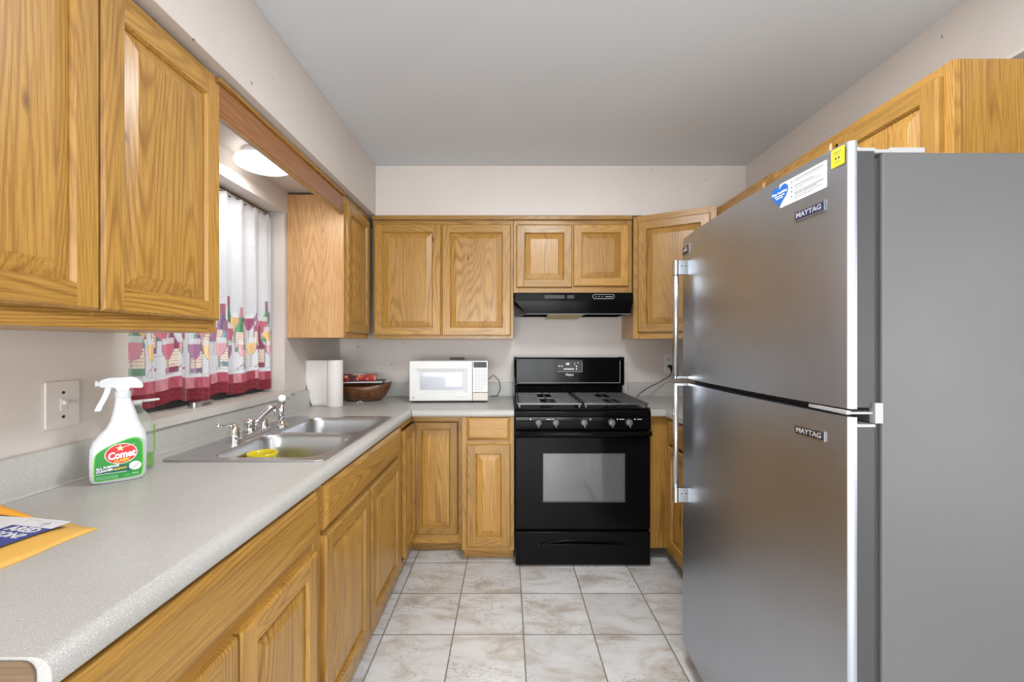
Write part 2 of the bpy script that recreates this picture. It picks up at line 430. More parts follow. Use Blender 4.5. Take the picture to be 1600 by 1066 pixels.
def cabinet(name, label, loc, rotz, W, D, z0, z1, doors=(), drawers=(), rails=(), stiles=(), toe=None, sm=.038, rm=.04, cat='cabinet', side=None, group=None, hollow=False):
    t = thing(name, label, cat, (loc[0], loc[1], 0), rotz, group)
    cb = MB()
    if hollow:
        cb.box(0, .018, .019, D, z0, z1); cb.box(W-.018, W, .019, D, z0, z1); cb.box(.018, W-.018, D-.008, D, z0, z1)
        cb.box(.018, W-.018, .019, D-.008, z0, z0+.018); cb.box(.018, W-.018, .019, .03, z0+.018, z1-.09)
    else: cb.box(0, W, .019, D, z0, z1)
    cb.build('body', side or OAKZ, t, bev=.0012)
    f = MB()
    f.box(0, sm, 0, .019, z0, z1, 0); f.box(W-sm, W, 0, .019, z0, z1, 0)
    f.box(sm, W-sm, .0003, .019, z0, z0+rm, 1); f.box(sm, W-sm, .0003, .019, z1-rm, z1, 1)
    for r in rails: f.box(sm, W-sm, .0003, .019, r-rm/2, r+rm/2, 1)
    for s_ in stiles: f.box(s_-.02, s_+.02, .0006, .019, z0+rm, z1-rm, 0)
    f.build('face_frame', [OAKZ, OAKX], t, bev=.001)
    for a in doors: door(t, 'door', *a)
    for a in drawers: door(t, 'drawer', *a, flat=True, horiz=True)
    if toe is not None:
        MB().box(0.004, W-.004, toe, toe+.016, 0.002, z0).build('toe_kick', OAKX, t)
    return t
# upper left, over the worktop near the camera
UZ0, UZ1 = 1.305, 2.10
cabinet('wall_cabinet', 'oak double door wall cabinet hanging above the spray bottle and wall switch', (-.905, .553), R(90), .772, .315, UZ0, UZ1,
        doors=[(.012, .376, 1.343, 2.066), (.381, .762, 1.343, 2.066)], stiles=[.378])
# far left upper with pale end panel
t = cabinet('wall_cabinet', 'narrow oak wall cabinet with pale end panel, right of the window', (-.905, 2.362), R(90), .40, .315, UZ0, UZ1,
        doors=[(.018, .385, 1.338, 2.06)])
p = MB().box(-.003, 0, .001, .313, UZ0+.001, UZ1-.004).build('end_panel', PALE, t, bev=.001); plab(p, 'pale woodgrain laminate end panel')
# wood valance between them
t = thing('valance_board', 'reddish brown wooden valance board bridging the two cabinets over the window', 'valance', (-.905, 1.325, 0), R(90))
MB().box(.002, 1.033, 0, .019, 1.992, 2.088).build('board', OAKB, t, bev=.002)
v_ = MB(); v_.box(.002, 1.033, -.012, .02, 2.088, 2.102); v_.build('top_moulding', OAKX, t, bev=.003)
MB().box(.002, 1.033, .003, .021, 1.986, 1.992).build('lower_edge', OAKX, t)
# back uppers
t = cabinet('wall_cabinet', 'oak double door wall cabinet above the microwave', (-.884, 2.80), 0, .922, .308, UZ0, 2.095,
        doors=[(.012, .448, 1.328, 2.055), (.456, .905, 1.326, 2.052)], stiles=[.452])
cabinet('wall_cabinet', 'short oak double door wall cabinet above the black range hood', (.040, 2.80), 0, .775, .308, 1.605, 2.095,
        doors=[(.018, .382, 1.64, 2.05), (.390, .752, 1.648, 2.052)], stiles=[.386])
# scribe moulding under the back soffit
tag(MB().box(-.884, .815, 2.775, 2.80, 2.082, 2.108).build('scribe_moulding', OAKX, bev=.004), 'thin dark oak moulding strip running along the top of the back cabinets', 'moulding')
# diagonal corner upper
t = thing('corner_wall_cabinet', 'oak diagonal corner wall cabinet between the range hood and the refrigerator', 'cabinet', (.829, 2.80, 0))
A = Vector((0, 0)); B = Vector((.429, -.236)); dl = (B-A).length; ang = math.atan2(B.y, B.x)
b = MB(); n_ = Vector((-B.y, B.x)).normalized()*.0195
if n_.y < 0: n_ = -n_
b.prism([(0.002, .3095), (0.002, n_.y+.002), (B.x-.002, B.y+n_.y+.004), (.728, B.y+n_.y+.004), (.728, .3095)], UZ0, 2.105)
b.build('body', PALE, t)
ff = bpy.data.objects.new('face_frame', None)
f = MB(); H0, H1 = UZ0, 2.105
f.box(0, .04, 0, .019, H0, H1, 0); f.box(dl-.045, dl, 0, .019, H0, H1, 0)
f.box(.04, dl-.045, .0003, .019, H0, H0+.045, 1); f.box(.04, dl-.045, .0003, .019, H1-.045, H1, 1)
fo = f.build('face_frame', [OAKZ, OAKX], t, bev=.001, rotz=ang)
d = door(t, 'door', 0, dl-.062, 1.345, 2.065)
d.rotation_euler = (0, 0, ang); d.location = (.028*cos(ang), .028*sin(ang), 1.345)
bpy.data.objects.remove(ff)
# right wall uppers
cabinet('wall_cabinet', 'oak wall cabinet at the far end of the right wall, behind the refrigerator top', (1.262, 2.56), R(-90), .530, .294, UZ0, 2.09,
        doors=[(.03, .49, 1.345, 2.058)])
cabinet('wall_cabinet', 'wide oak double door cabinet above the refrigerator', (1.262, 2.026), R(-90), .82, .294, 1.72, 2.078,
        doors=[(.03, .385, 1.75, 2.045), (.445, .792, 1.75, 2.045)], stiles=[.415])

# left base run
LX = -.567
cabinet('base_cabinet', 'oak base cabinet with one wide drawer at the near end of the left worktop', (LX, .522), R(90), .752, .60, .054, .848,
        doors=[(.012, .350, .112, .672), (.360, .712, .112, .672)], drawers=[(.012, .716, .702, .842)], rails=[.688], stiles=[.355], toe=.075)
cabinet('sink_cabinet', 'oak sink base cabinet with false drawer front below the sink', (LX, 1.276), R(90), .93, .60, .054, .848,
        doors=[(.014, .425, .112, .690), (.450, .905, .112, .690)], drawers=[(.014, .912, .708, .842)], rails=[.698], stiles=[.437], toe=.075, hollow=True)
# corner base
t = thing('corner_base_cabinet', 'oak corner base cabinet with recessed folding doors under the worktop bend', 'cabinet', (-.567, 2.58, 0))
b = MB(); b.prism([(-.62, -.370), (-.019, -.370), (-.019, .019), (.295, .019), (.295, .50), (-.62, .50)], .066, .848); b.build('body', OAKZ, t)
f = MB(); f.box(-.019, 0, -.37, -.30, .066, .848, 0); f.box(-.019, -.0003, -.30, 0, .066, .10, 1); f.box(-.019, -.0003, -.30, 0, .815, .848, 1)
f.box(.27, .30, 0, .019, .066, .848, 0); f.box(-.019, .27, .0003, .019, .066, .118, 1); f.box(-.019, .27, .0003, .019, .80, .848, 1)
f.build('face_frame', [OAKZ, OAKX], t, bev=.001)
door(t, 'door', .003, .268, .125, .803, y=0.0, fw=.045)
d = door(t, 'door', 0, .27, .125, .803, fw=.045); d.rotation_euler = (0, 0, R(90)); d.location = (0.0, -.295, .125)
MB().box(-.06, .3, .06, .075, .002, .066).build('toe_kick', OAKX, t)
# 12 inch base
cabinet('base_cabinet', 'narrow oak base cabinet with one drawer and one door, left of the stove', (-.264, 2.482), 0, .302, .60, .070, .848,
        doors=[(.028, .282, .0975, .690)], drawers=[(.028, .278, .714, .846)], rails=[.703], sm=.03, toe=.065)
# right base
t = thing('base_cabinet', 'oak base cabinet right of the stove, mostly hidden behind the refrigerator', 'cabinet', (.826, 2.50, 0))
b = MB(); b.prism([(.004, 0), (.124, 0), (.124, -.71), (.71, -.71), (.71, .58), (.004, .58)], .075, .848); b.build('body', OAKZ, t, bev=.001)
f = MB(); f.box(.105, .1235, -.05, 0, .06, .848, 0); f.box(.108, .1235, -.70, -.66, .06, .848, 0); f.box(.108, .1235, -.66, -.05, .06, .10, 1); f.box(.108, .1235, -.66, -.05, .81, .848, 1)
f.build('face_frame', [OAKZ, OAKX], t, bev=.001)
d = door(t, 'door', 0, .29, .11, .69); d.rotation_euler = (0, 0, R(-90)); d.location = (.105, -.065, .11)
d = door(t, 'drawer', 0, .29, .71, .84, flat=True, horiz=True); d.rotation_euler = (0, 0, R(-90)); d.location = (.105, -.065, .71)
MB().box(.16, .70, -.70, .0, .002, .075).build('toe_kick', OAKD, t)

# ---------------------------------------------------------------- worktops
CZ = .892; EX = -.550; NB = .851
def nose(e=0.0):   # profile offset from edge (d = distance inward from the edge, z)
    pts = [(.030, CZ)]
    for i in range(7):
        a = R(90-90*i/6); pts.append((.022-.022*cos(a), CZ-.022+.022*sin(a)))
    pts += [(0, NB+.008), (.003, NB+.002), (.008, NB), (.045, NB)]
    return pts
CY0, CEY = .515, 2.455
SY0, SY1, SX0, SX1 = 1.385, 2.188, -1.105, -.607     # sink cut-out
XBK, YBK = -1.2185, 3.1085
t = thing('countertop', 'long beige speckled laminate countertop carrying the sink along the left wall', 'countertop', (-.9, 1.6, 0))
ox, oy = -.9, 1.6
m = MB()
def P3(x, y, z): return (x-ox, y-oy, z)
pr = nose(); N_ = len(pr)
rows = [CY0, SY0, SY1, None]
def yend(x): return CEY+(EX-x)
L = []
for yy in rows:
    L.append([m.bm.verts.new(P3(EX-d, yy if yy is not None else yend(EX-d), z)) for d, z in pr])
for a, b_ in zip(L, L[1:]):
    for i in range(N_-1): m._f([a[i], a[i+1], b_[i+1], b_[i]], 0, True)
# flat top panels
xi = EX-.030
def topq(pts): m.quad([P3(x, y, CZ) for x, y in pts])
topq([(XBK, CY0), (xi, CY0), (xi, SY0), (XBK, SY0)])
topq([(XBK, SY0), (SX0, SY0), (SX0, SY1), (XBK, SY1)])
topq([(SX1, SY0), (xi, SY0), (xi, SY1), (SX1, SY1)])
topq([(XBK, SY1), (xi, SY1), (xi, yend(xi)), (XBK, YBK), ])
# underside, near end cap
m.quad([P3(XBK, CY0, NB+.001), P3(xi-.01, CY0, NB+.001), P3(xi-.01, SY0, NB+.001), P3(XBK, SY0, NB+.001)])
m._f([m.bm.verts.new(P3(EX-d, CY0, z)) for d, z in pr]+[m.bm.verts.new(P3(XBK, CY0, NB)), m.bm.verts.new(P3(XBK, CY0, CZ))], 0)
m.build('worktop', CTOP, t, sharp=30)
c = MB(); core = rrect(XBK+.02, EX-.018, NB-.02, CZ-.0035, .016)
c.prism(core, CY0-.0035, CY0-.001, 0, tr=lambda x, y, z: P3(x, z, y)); c.build('exposed_core', CORE, t)
def splash(t, name, p0, p1, o, inward, z1=.994, th=.02):
    b = MB(); d = Vector((p1[0]-p0[0], p1[1]-p0[1])); nrm = Vector(inward)
    prof = [(0, CZ+.0005), (th+.010, CZ+.0005), (th+.003, CZ+.004), (th, CZ+.012), (th, z1-.008), (th-.003, z1-.002), (th-.008, z1), (0, z1)]
    loops = []
    for q in (p0, p1):
        loops.append([(q[0]+nrm.x*a-o[0], q[1]+nrm.y*a-o[1], z) for a, z in prof])
    b.loft(loops, 0, False); return b.build(name, CTOP, t, sharp=40)
splash(t, 'backsplash', (XBK, CY0), (XBK, YBK-.022), (ox, oy), (1, 0))
t = thing('countertop', 'short beige laminate countertop section under the microwave, left of the stove', 'countertop', (-.4, 2.8, 0)); ox, oy = -.4, 2.8
m = MB(); g = .0022
cols = [None, .038]
L = []
for xx in cols:
    L.append([m.bm.verts.new(P3((EX-d+g) if xx is None else xx, CEY+d, z)) for d, z in pr])
for a, b_ in zip(L, L[1:]):
    for i in range(N_-1): m._f([a[i], a[i+1], b_[i+1], b_[i]], 0, True)
topq([(xi+g, CEY+.03), (.038, CEY+.03), (.038, YBK), (XBK+g, YBK)])
m._f([m.bm.verts.new(P3(.038, CEY+d, z)) for d, z in pr]+[m.bm.verts.new(P3(.038, YBK, NB)), m.bm.verts.new(P3(.038, YBK, CZ))], 0)
m.build('worktop', CTOP, t, sharp=30)
splash(t, 'backsplash', (XBK+.025, YBK), (.038, YBK), (ox, oy), (0, -1))
t = thing('countertop', 'beige laminate countertop corner right of the stove', 'countertop', (1.2, 2.8, 0)); ox, oy = 1.2, 2.8
m = MB(); m.prism([(.822-ox, CEY-oy), (.905-ox, CEY-oy), (.905-ox, 1.77-oy), (1.5585-ox, 1.77-oy), (1.5585-ox, YBK-oy), (.822-ox, YBK-oy)], NB, CZ)
m.build('worktop', CTOP, t, bev=.009, seg=3)
splash(t, 'backsplash', (.872, YBK), (1.536, YBK), (ox, oy), (0, -1))
splash(t, 'backsplash', (1.5585, YBK), (1.5585, 1.77), (ox, oy), (-1, 0))

# ---------------------------------------------------------------- sink
t = thing('kitchen_sink', 'double bowl stainless steel sink set into the left countertop', 'sink', (-.86, 1.787, CZ)); ox, oy = -.86, 1.787
b = MB()
outer = rrect(-1.122-ox, -.588-ox, 1.368-oy, 2.206-oy, .03)
bowls = [(-.990-ox, -.622-ox, 1.405-oy, 1.762-oy), (-.990-ox, -.622-ox, 1.800-oy, 2.168-oy)]
hl = [rrect(*q, .065, 8) for q in bowls]
b.prism(outer, .0008, .0055, holes=[h for h in hl])
b.build('rim', SINK, t, bev=.002, seg=2)
for q, nm in zip(bowls, 'ab'):
    c = MB(); loops = []
    for ins, z, r in ((0, .0052, .065), (.002, .001, .063), (.006, -.012, .06), (.012, -.095, .06), (.020, -.127, .062), (.04, -.143, .055), (.07, -.149, .05)):
        loops.append([(x, y, z) for x, y in rrect(q[0]+ins, q[1]-ins, q[2]+ins, q[3]-ins, r, 8)])
    c.loft(loops, 0, True, True, False, True)
    cx, cy = (q[0]+q[1])/2, (q[2]+q[3])/2
    bo = c.build('bowl', SINK, t, recalc=False)
    d = MB(); d.lathe([(.044, -.1488), (.044, -.147), (.036, -.147), (.030, -.1485)], (cx, cy, 0), 28); d.build('drain', CHROME, bo)

# faucet
t = thing('kitchen_faucet', 'chrome two handle faucet on the back ledge of the sink', 'faucet', (-1.052, 1.74, CZ+.0058))
b = MB(); b.prism(rrect(-.027, .027, -.125, .125, .024, 8), 0, .018); b.build('base_plate', CHROME, t, bev=.004, seg=3)
for yy in (-.098, .098):
    h = MB(); h.lathe([(.027, .018), (.025, .022), (.0235, .03), (.019, .048), (.013, .060), (.005, .066)], (0, yy, 0), 28); ho = h.build('handle', CHROME, t)
    l = MB(); sgn = -1 if yy < 0 else 1
    l.tube([(0, yy, .060), (-.008, yy+sgn*.012, .066), (-.016, yy+sgn*.026, .064), (-.024, yy+sgn*.044, .067), (-.026, yy+sgn*.050, .067)], [.007, .006, .0045, .0045, .008], 12)
    l.lathe([(.001, -.009), (.006, -.007), (.009, 0), (.006, .007), (.001, .009)], (-.026, yy+sgn*.052, .067), 14)
    l.build('lever', CHROME, ho)
h = MB(); h.lathe([(.025, .018), (.023, .024), (.021, .05), (.0225, .052), (.0225, .062), (.017, .068), (.003, .069)], (0, 0, 0), 28); h.build('spout_body', CHROME, t)
s = MB(); s.tube([(.003, .004, .036), (.016, .026, .056), (.031, .050, .080), (.043, .068, .098), (.052, .082, .104), (.060, .095, .099)], [.013, .015, .0155, .015, .014, .011], 16); s.lathe([(.0115, 0), (.0115, .026), (.009, .028)], (.056, .088, .072), 18)
s.build('spout', CHROME, t)
t = thing('sink_sprayer', 'chrome side sprayer standing upright at the far end of the sink ledge', 'sprayer', (-1.030, 1.942, CZ+.0058))
b = MB(); b.lathe([(.029, 0), (.028, .005), (.020, .010), (.016, .016), (.0135, .03)], n=28); b.build('base', CHROME, t)
b = MB(); b.lathe([(.0135, .031), (.017, .05), (.016, .08), (.014, .105)], n=24, mi=0); b.tube([(0, 0, .10), (.003, -.005, .118), (.012, -.016, .128)], [.0145, .0165, .0165], 20, 0); b.build('spray_head', CHROME, t)
b = MB(); b.lathe([(.0165, 0), (.0165, .003), (.012, .004)], n=20); o = b.build('nozzle_ring', WHITE, t); o.location = (.0125, -.0168, .1283); o.rotation_euler = Vector((.6, -.72, .28)).to_track_quat('Z', 'Y').to_euler()
# yellow cup
t = MB(); t.lathe([(.030, 0), (.034, .004), (.044, .06), (.050, .106), (.0525, .110), (.0525, .118), (.0495, .118), (.047, .108), (.040, .06), (.030, .006)], n=40, cap1=True)
o = t.build('plastic_cup', YCUP); o.location = (-.925, 1.61, CZ-.1490+.0008); tag(o, 'yellow plastic cup sitting inside the near sink bowl', 'cup')

# ---------------------------------------------------------------- stove
SXL, SXR, SFY = .046, .814, 2.432
SW = SXR-SXL
t = thing('gas_range', 'black freestanding gas range below the black range hood', 'stove', (SXL, SFY, 0))
MB().box(.004, SW-.004, .028, .62, .012, .890).build('body', BLACK, t, bev=.003)
for fx in (.05, SW-.05):
    for fy in (.08, .55):
        b = MB(); b.lathe([(.016, 0), (.016, .014)], (fx, fy, 0), 12); b.build('foot', BLACKM, t)
# storage drawer, with arched pull
d = MB()
arch = [(.075+(SW-.15)*i/24, 0) for i in range(25)]
pull = [(.14+.49*i/20, .128+.030*sin(pi*i/20)**.7 if 0 < i < 20 else .128) for i in range(21)]
pull = pull+[(.63, .1275), (.14, .1275)]
hole = [(x, z) for x, z in pull[:21]]
d.prism([(0, .012), (SW, .012), (SW, .199), (0, .199)], 0, .026, tr=lambda x, z, y: (x, y, z), holes=[hole])
d.box(.12, .66, .022, .028, .11, .18)
dr = d.build('storage_drawer', BLACK, t, bev=.003)
hh = MB(); pts = [(x, -.004, z-.002) for x, z in pull[:21]]
hh.tube([(pts[0][0], 0, pts[0][2])]+pts[1:-1]+[(pts[-1][0], 0, pts[-1][2])], .0035, 8); hh.build('drawer_pull', BLACK, dr)
# oven door
d = MB(); wx0, wx1, wz0, wz1 = .158, .620, .372, .646
d.prism([(0, .216), (SW, .216), (SW, .738), (0, .738)], 0, .026, tr=lambda x, z, y: (x, y, z), holes=[[(wx0, wz0), (wx1, wz0), (wx1, wz1), (wx0, wz1)]])
od = d.build('oven_door', BLACK, t, bev=.003)
MB().box(wx0+.0005, wx1-.0005, .003, .006, wz0+.0005, wz1-.0005).build('oven_window', simple('oven_window_glass', (.11, .11, .115), .07, 0, 1, spec=.7), od)
b = MB(); 
for (a0, a1, c0, c1) in ((wx0-.004, wx1+.004, wz0-.004, wz0), (wx0-.004, wx1+.004, wz1, wz1+.002), (wx0-.003, wx0, wz0, wz1), (wx1, wx1+.004, wz0, wz1)): b.box(a0, a1, -.001, .003, c0, c1)
b.build('window_trim', GREYD, od)
b = MB()
prof = [(-.004, .742), (-.034, .748), (-.045, .760), (-.045, .772), (-.036, .778), (-.012, .777), (.02, .777), (.02, .742)]
b.loft([[(x, y*(1 if .05 < x < SW-.05 else .6), z) for y, z in prof] for x in (-.002, .03, .06, SW-.06, SW-.03, SW+.002)], 0, False)
b.build('oven_handle', BLACK, od, bev=.002)
# control panel
b = MB(); b.loft([[(x, y, z) for y, z in ((.03, .782), (-.008, .782), (-.012, .79), (-.004, .856), (-.010, .862), (-.010, .884), (0, .895), (.03, .897))] for x in (-.001, SW+.001)], 0, False)
cp = b.build('control_panel', BLACK, t, bev=.002)
KN = [.129, .227, .3875, .544, .6425]
GREYK = simple('knob_grey', (.15, .15, .155), .35, .2)
k0 = None
for kx in KN:
    b = MB(); b.lathe([(.0205, 0), (.0205, -.006), (.018, -.014), (.0165, -.022), (.012, -.024)], n=28, axis='y')
    b.box(-.0035, .0035, -.034, -.006, -.024, .019)
    o = b.build('knob', GREYK, t, bev=.0012); o.location = (kx, -.011, .826)
for tx, bd in ((.085, '●'), (.195, '▬▬●'), (.425, '●'), (.590, '●▬▬'), (.690, '●▬▬')):
    n_ = len(bd); b = MB()
    b.lathe([(.0035, 0), (.0035, -.0006)], (tx+(.018 if bd.startswith('▬') else -.012 if n_ > 1 else 0), -.0072, .843), 12, 'y')
    if n_ > 1: b.box(tx-.02+(.02 if bd.startswith('●') else 0), tx+.008+(.02 if bd.startswith('●') else 0), -.0078, -.0072, .842, .8445)
    b.build('burner_mark', WHITEE, cp)
# cooktop + grates
b = MB(); b.prism(rrect(-.003, SW+.003, -.006, .56, .02), .897, .907); b.build('cooktop', BLACK, t, bev=.003)
for cxb, cyb, rb in ((.19, .14, .045), (.19, .41, .036), (.58, .14, .038), (.58, .41, .045)):
    b = MB(); b.lathe([(rb+.02, .9071), (rb+.018, .909), (rb, .910), (rb-.002, .917), (rb-.012, .920), (.002, .921)], (cxb, cyb, 0), 28); b.build('burner', BLACKM, t)
for gx0, gx1 in ((.010, .378), (.392, .762)):
    b = MB(); z0, z1 = .922, .934
    for (a0, a1, c0, c1) in ((gx0, gx1, .008, .024), (gx0, gx1, .520, .534), (gx0, gx0+.014, .024, .520), (gx1-.014, gx1, .024, .520)): b.box(a0, a1, c0, c1, z0, z1)
    mx = (gx0+gx1)/2
    b.box(mx-.005, mx+.005, .024, .520, z0+.001, z1)
    b.box(gx0+.014, gx1-.014, .262, .278, z0+.001, z1)
    for yy in (.07, .115, .165, .21, .335, .38, .43, .475):
        b.box(gx0+.014, mx-.045, yy-.005, yy+.005, z0+.001, z1); b.box(mx+.045, gx1-.014, yy-.005, yy+.005, z0+.001, z1)
    for cx_ in (gx0+.012, gx1-.012):
        for cy_ in (.016, .27, .526): b.box(cx_-.006, cx_+.006, cy_-.006, cy_+.006, .9072, z0)
    b.build('grate', GRATE, t, bev=.002)
# backguard
b = MB(); bw0, bw1 = -.002, .765
prof = [(.560, .897), (.553, .98), (.528, .992), (.528, 1.168), (.536, 1.178), (.60, 1.178), (.625, 1.168), (.625, .897)]
b.loft([[(x, y, z) for y, z in prof] for x in (bw0+.006, bw1-.006)], 0, False)
b.loft([[(x, y*1.0-.004, z) for y, z in [(.532, .985), (.532, 1.172), (.538, 1.181), (.63, 1.181), (.63, .985)]] for x in (bw0, bw0+.022)], 0, False)
b.loft([[(x, y*1.0-.004, z) for y, z in [(.532, .985), (.532, 1.172), (.538, 1.181), (.63, 1.181), (.63, .985)]] for x in (bw1-.022, bw1)], 0, False)
bg = b.build('backguard', BLACK, t, bev=.003)
b = MB(); b.prism(rrect(.295, .475, 1.075, 1.158, .006), .5245, .5278, tr=lambda x, z, y: (x, y, z)); b.build('clock_panel', BLACKM, bg)
for px_, pz_, ww, hh_ in ((.365, 1.134, .010, .014), (.377, 1.134, .010, .014), (.350, 1.098, .012, .009), (.365, 1.098, .011, .009), (.379, 1.098, .011, .009), (.393, 1.098, .012, .009), (.408, 1.098, .011, .009), (.432, 1.116, .009, .009), (.432, 1.098, .009, .009), (.312, 1.119, .011, .007), (.330, 1.119, .011, .007), (.420, 1.140, .006, .004), (.420, 1.128, .006, .004), (.442, 1.140, .006, .006)):
    MB().box(px_-ww/2, px_+ww/2, .5238, .5244, pz_-hh_/2, pz_+hh_/2).build('display_mark', WHITEE, bg)
b = MB(); b.box(.300, .47, .5236, .5245, 1.080, 1.082); b.box(.470, .472, .5236, .5245, 1.08, 1.14); b.build('panel_outline', GREYL, bg)
text(bg, 'brand_lettering', 'Whirlpool', .022, (.384, .5276, 1.058), (R(90), 0, 0), WHITEE, bold=.0004, maxw=.055)
b = MB(); b.box(.03, .735, .524, .528, 1.001, 1.004); b.box(.732, .735, .524, .528, 1.004, 1.155); b.build('lower_trim', GREYL, bg)

# ---------------------------------------------------------------- hood
t = thing('range_hood', 'black range hood mounted under the short oak cabinet', 'range hood', (.048, 2.745, 1.46))
b = MB(); b.box(0, .760, 0, .36, .088, .142); b.build('body', BLACK, t, bev=.002)
b = MB()
top = [(0, .002), (.76, .002), (.76, .358), (0, .358)]; bot = [(.075, .014), (.748, .014), (.756, .358), (.004, .358)]; bi = [(.085, .03), (.735, .03), (.742, .345), (.02, .345)]
b.loft([[(x, y, .088) for x, y in top], [(x, y, .006) for x, y in bot], [(x, y, .006) for x, y in bi], [(x, y, .04) for x, y in bi]], 0, False, True, False, True)
b.build('canopy', BLACK, t, bev=.0015)
b = MB(); b.box(.076, .748, .012, .0145, .004, .0062); b.build('lower_lip', GREYL, t)
MB().box(.19, .32, -.001, 0, .104, .126).build('switch', BLACKM, t); MB().box(.335, .38, -.001, 0, .104, .126).build('switch', BLACKM, t)
b = MB(); o_ = rrect(.500, .640, .102, .132, .0145, 8); i_ = rrect(.5025, .6375, .1045, .1295, .012, 8)
b.prism(o_, -.0012, 0, tr=lambda x, z, y: (x, y, z), holes=[i_]); b.build('badge_outline', GREYL, t)
text(t, 'badge_lettering', '▪ ▪ ▪  ▬▬', .012, (.572, -.0006, .117), (R(90), 0, 0), GREYL, maxw=.11)
b = MB(); b.quad([(.215, .02, .0045), (.455, .02, .0045), (.445, .30, -.012), (.22, .30, -.012)]); b.quad([(.215, .02, .006), (.455, .02, .006), (.445, .30, -.010), (.22, .30, -.010)])
plab(b.build('light_cover', simple('yellowed_cover', (.55, .42, .10), .4), t), 'yellowed lamp cover under the hood')

# ---------------------------------------------------------------- refrigerator
t = thing('refrigerator', 'tall stainless steel top freezer refrigerator with grey sides on the right', 'refrigerator', (.70, 1.71, 0), R(-90))
FW = .836
def fy(x): return -.018*(1-((x-.418)/.418)**2)
MB().box(0, FW, .067, .735, .035, 1.664).build('cabinet_body', GREYP, t, bev=.006, seg=3)
MB().box(.01, FW-.01, .05, .067, .10, 1.655).build('gasket', GREYD, t)
MB().box(.02, FW-.02, .045, .066, .012, .075).build('toe_grille', BLACKM, t)
for fx in (.05, FW-.05): 
    for fy_ in (.12, .68):
        b = MB(); b.lathe([(.02, 0), (.02, .036)], (fx, fy_, 0), 14); b.build('foot', BLACKM, t)
def fdoor(name, z0, z1):
    n = 28; skin = []
    xs = [FW*i/n for i in range(n+1)]
    fr = [(x, fy(x)) for x in xs]
    # rounded vertical corners
    fr = [(0, .014), (.0015, .006), (.006, .0006)]+[(x, fy(x)) for x in xs[1:-1]]+[(FW-.006, .0006), (FW-.0015, .006), (FW, .014)]
    b = MB(); b.loft([[(x, y, z) for x, y in fr]+[(FW, .016, z), (0, .016, z)] for z in (z0, z0+.004, z1-.004, z1)], 0, True, True, True, True)
    d = b.build(name, STEEL, t, sharp=35)
    MB().box(.0025, FW-.0025, .016, .055, z0+.002, z1-.021).build('door_liner', GREYD, d, bev=.002)
    MB().box(.001, FW-.001, .0162, .056, z1-.021, z1-.014).build('top_cap', GREYL, d, bev=.002)
    return d
fz = fdoor('freezer_door', 1.137, 1.688); fl = fdoor('fresh_food_door', .085, 1.120)
def handle(parent, z0, z1, bracket_top):
    hx, hy_ = .060, -.050
    b = MB(); b.tube([(hx, hy_, z0), (hx, hy_, z1)], .0105, 20)
    b.build('handle_bar', STEELH, parent)
    b = MB(); zt = z1 if bracket_top else z0
    za, zb = (zt-.055, zt+.001) if bracket_top else (zt-.001, zt+.055)
    b.lathe([(.0125, za), (.0125, zb)], (hx, hy_, 0), 20); 
    b.prism(rrect(hx-.009, hx+.009, hy_+.006, fy(.06)+.002, .003), za+.002, zb-.001)
    for k in (-.008, .008): b.lathe([(.0025, hx+.009), (.0025, hx+.0095)], (0, -.022+k, (za+zb)/2+.006), 10, 'x', 1)
    b.build('handle_bracket', [STEELH, BLACKM], parent, bev=.001)
    zt = z0 if bracket_top else z1
    b = MB(); b.prism(rrect(hx-.010, hx+.010, hy_-.008, fy(.06)+.002, .005), (zt if bracket_top else zt-.008), (zt+.008 if bracket_top else zt))
    b.build('handle_foot', STEELH, parent, bev=.001)
handle(fz, 1.138, 1.592, True); handle(fl, .662, 1.119, False)
b = MB(); b.box(FW-.13, FW-.004, .02, .09, 1.6645, 1.672); b.box(FW-.10, FW-.004, .09, .16, 1.6645, 1.676); b.lathe([(.011, 1.672), (.011, 1.684)], (FW-.03, .035, 0), 16)
b.build('top_hinge', GREYL, t, bev=.002)
b = MB(); b.box(FW-.10, FW-.002, .0, .066, 1.126, 1.131); b.box(FW-.05, FW+.004, .050, .0665, 1.108, 1.150); b.box(FW-.11, FW-.0, -.006, .004, 1.1255, 1.1335)
b.build('middle_hinge', GREYL, t, bev=.001)
RF = (R(90), 0, 0)
def surf(x): return fy(x)-.0006
def plate(parent, name, x0, x1, z0, z1, mat, r=.002, off=0, th=.001, label=None):
    n = 6; b = MB(); lo = []
    xs = [x0+(x1-x0)*i/n for i in range(n+1)]
    y = min(surf(x0), surf(x1)); ang_ = math.atan2(surf(x1)-surf(x0), x1-x0)
    L_ = math.hypot(x1-x0, surf(x1)-surf(x0))
    b.prism(rrect(0, L_, z0, z1, r), -th-off, -off, tr=lambda x, z, yy: (x, yy, z))
    o = b.build(name, mat, parent); o.location = (x0, surf(x0), 0); o.rotation_euler = (0, 0, ang_)
    if label: o['label'] = label
    return o, L_
def badge(parent, xc, zc, mat):
    o, L_ = plate(parent, 'brand_badge', xc-.045, xc+.045, zc-.012, zc+.012, STEELH, .002, 0, .002)
    b = MB(); b.prism(rrect(.004, L_-.004, zc-.0085, zc+.0085, .001), -.0026, -.002, tr=lambda x, z, y: (x, y, z)); b.build('badge_field', mat, o)
    text(o, 'badge_lettering', 'MAYTAG', .016, (L_/2, -.0026, zc), RF, GREYL, bold=.0005, maxw=L_*.82)
    return o
badge(fz, 1.71-.978, 1.574, NAVY); badge(fl, 1.71-.978, 1.067, BLACKM)
o, L_ = plate(fz, 'corner_badge', .012, .085, 1.617, 1.655, STEELH, .002, 0, .0015)
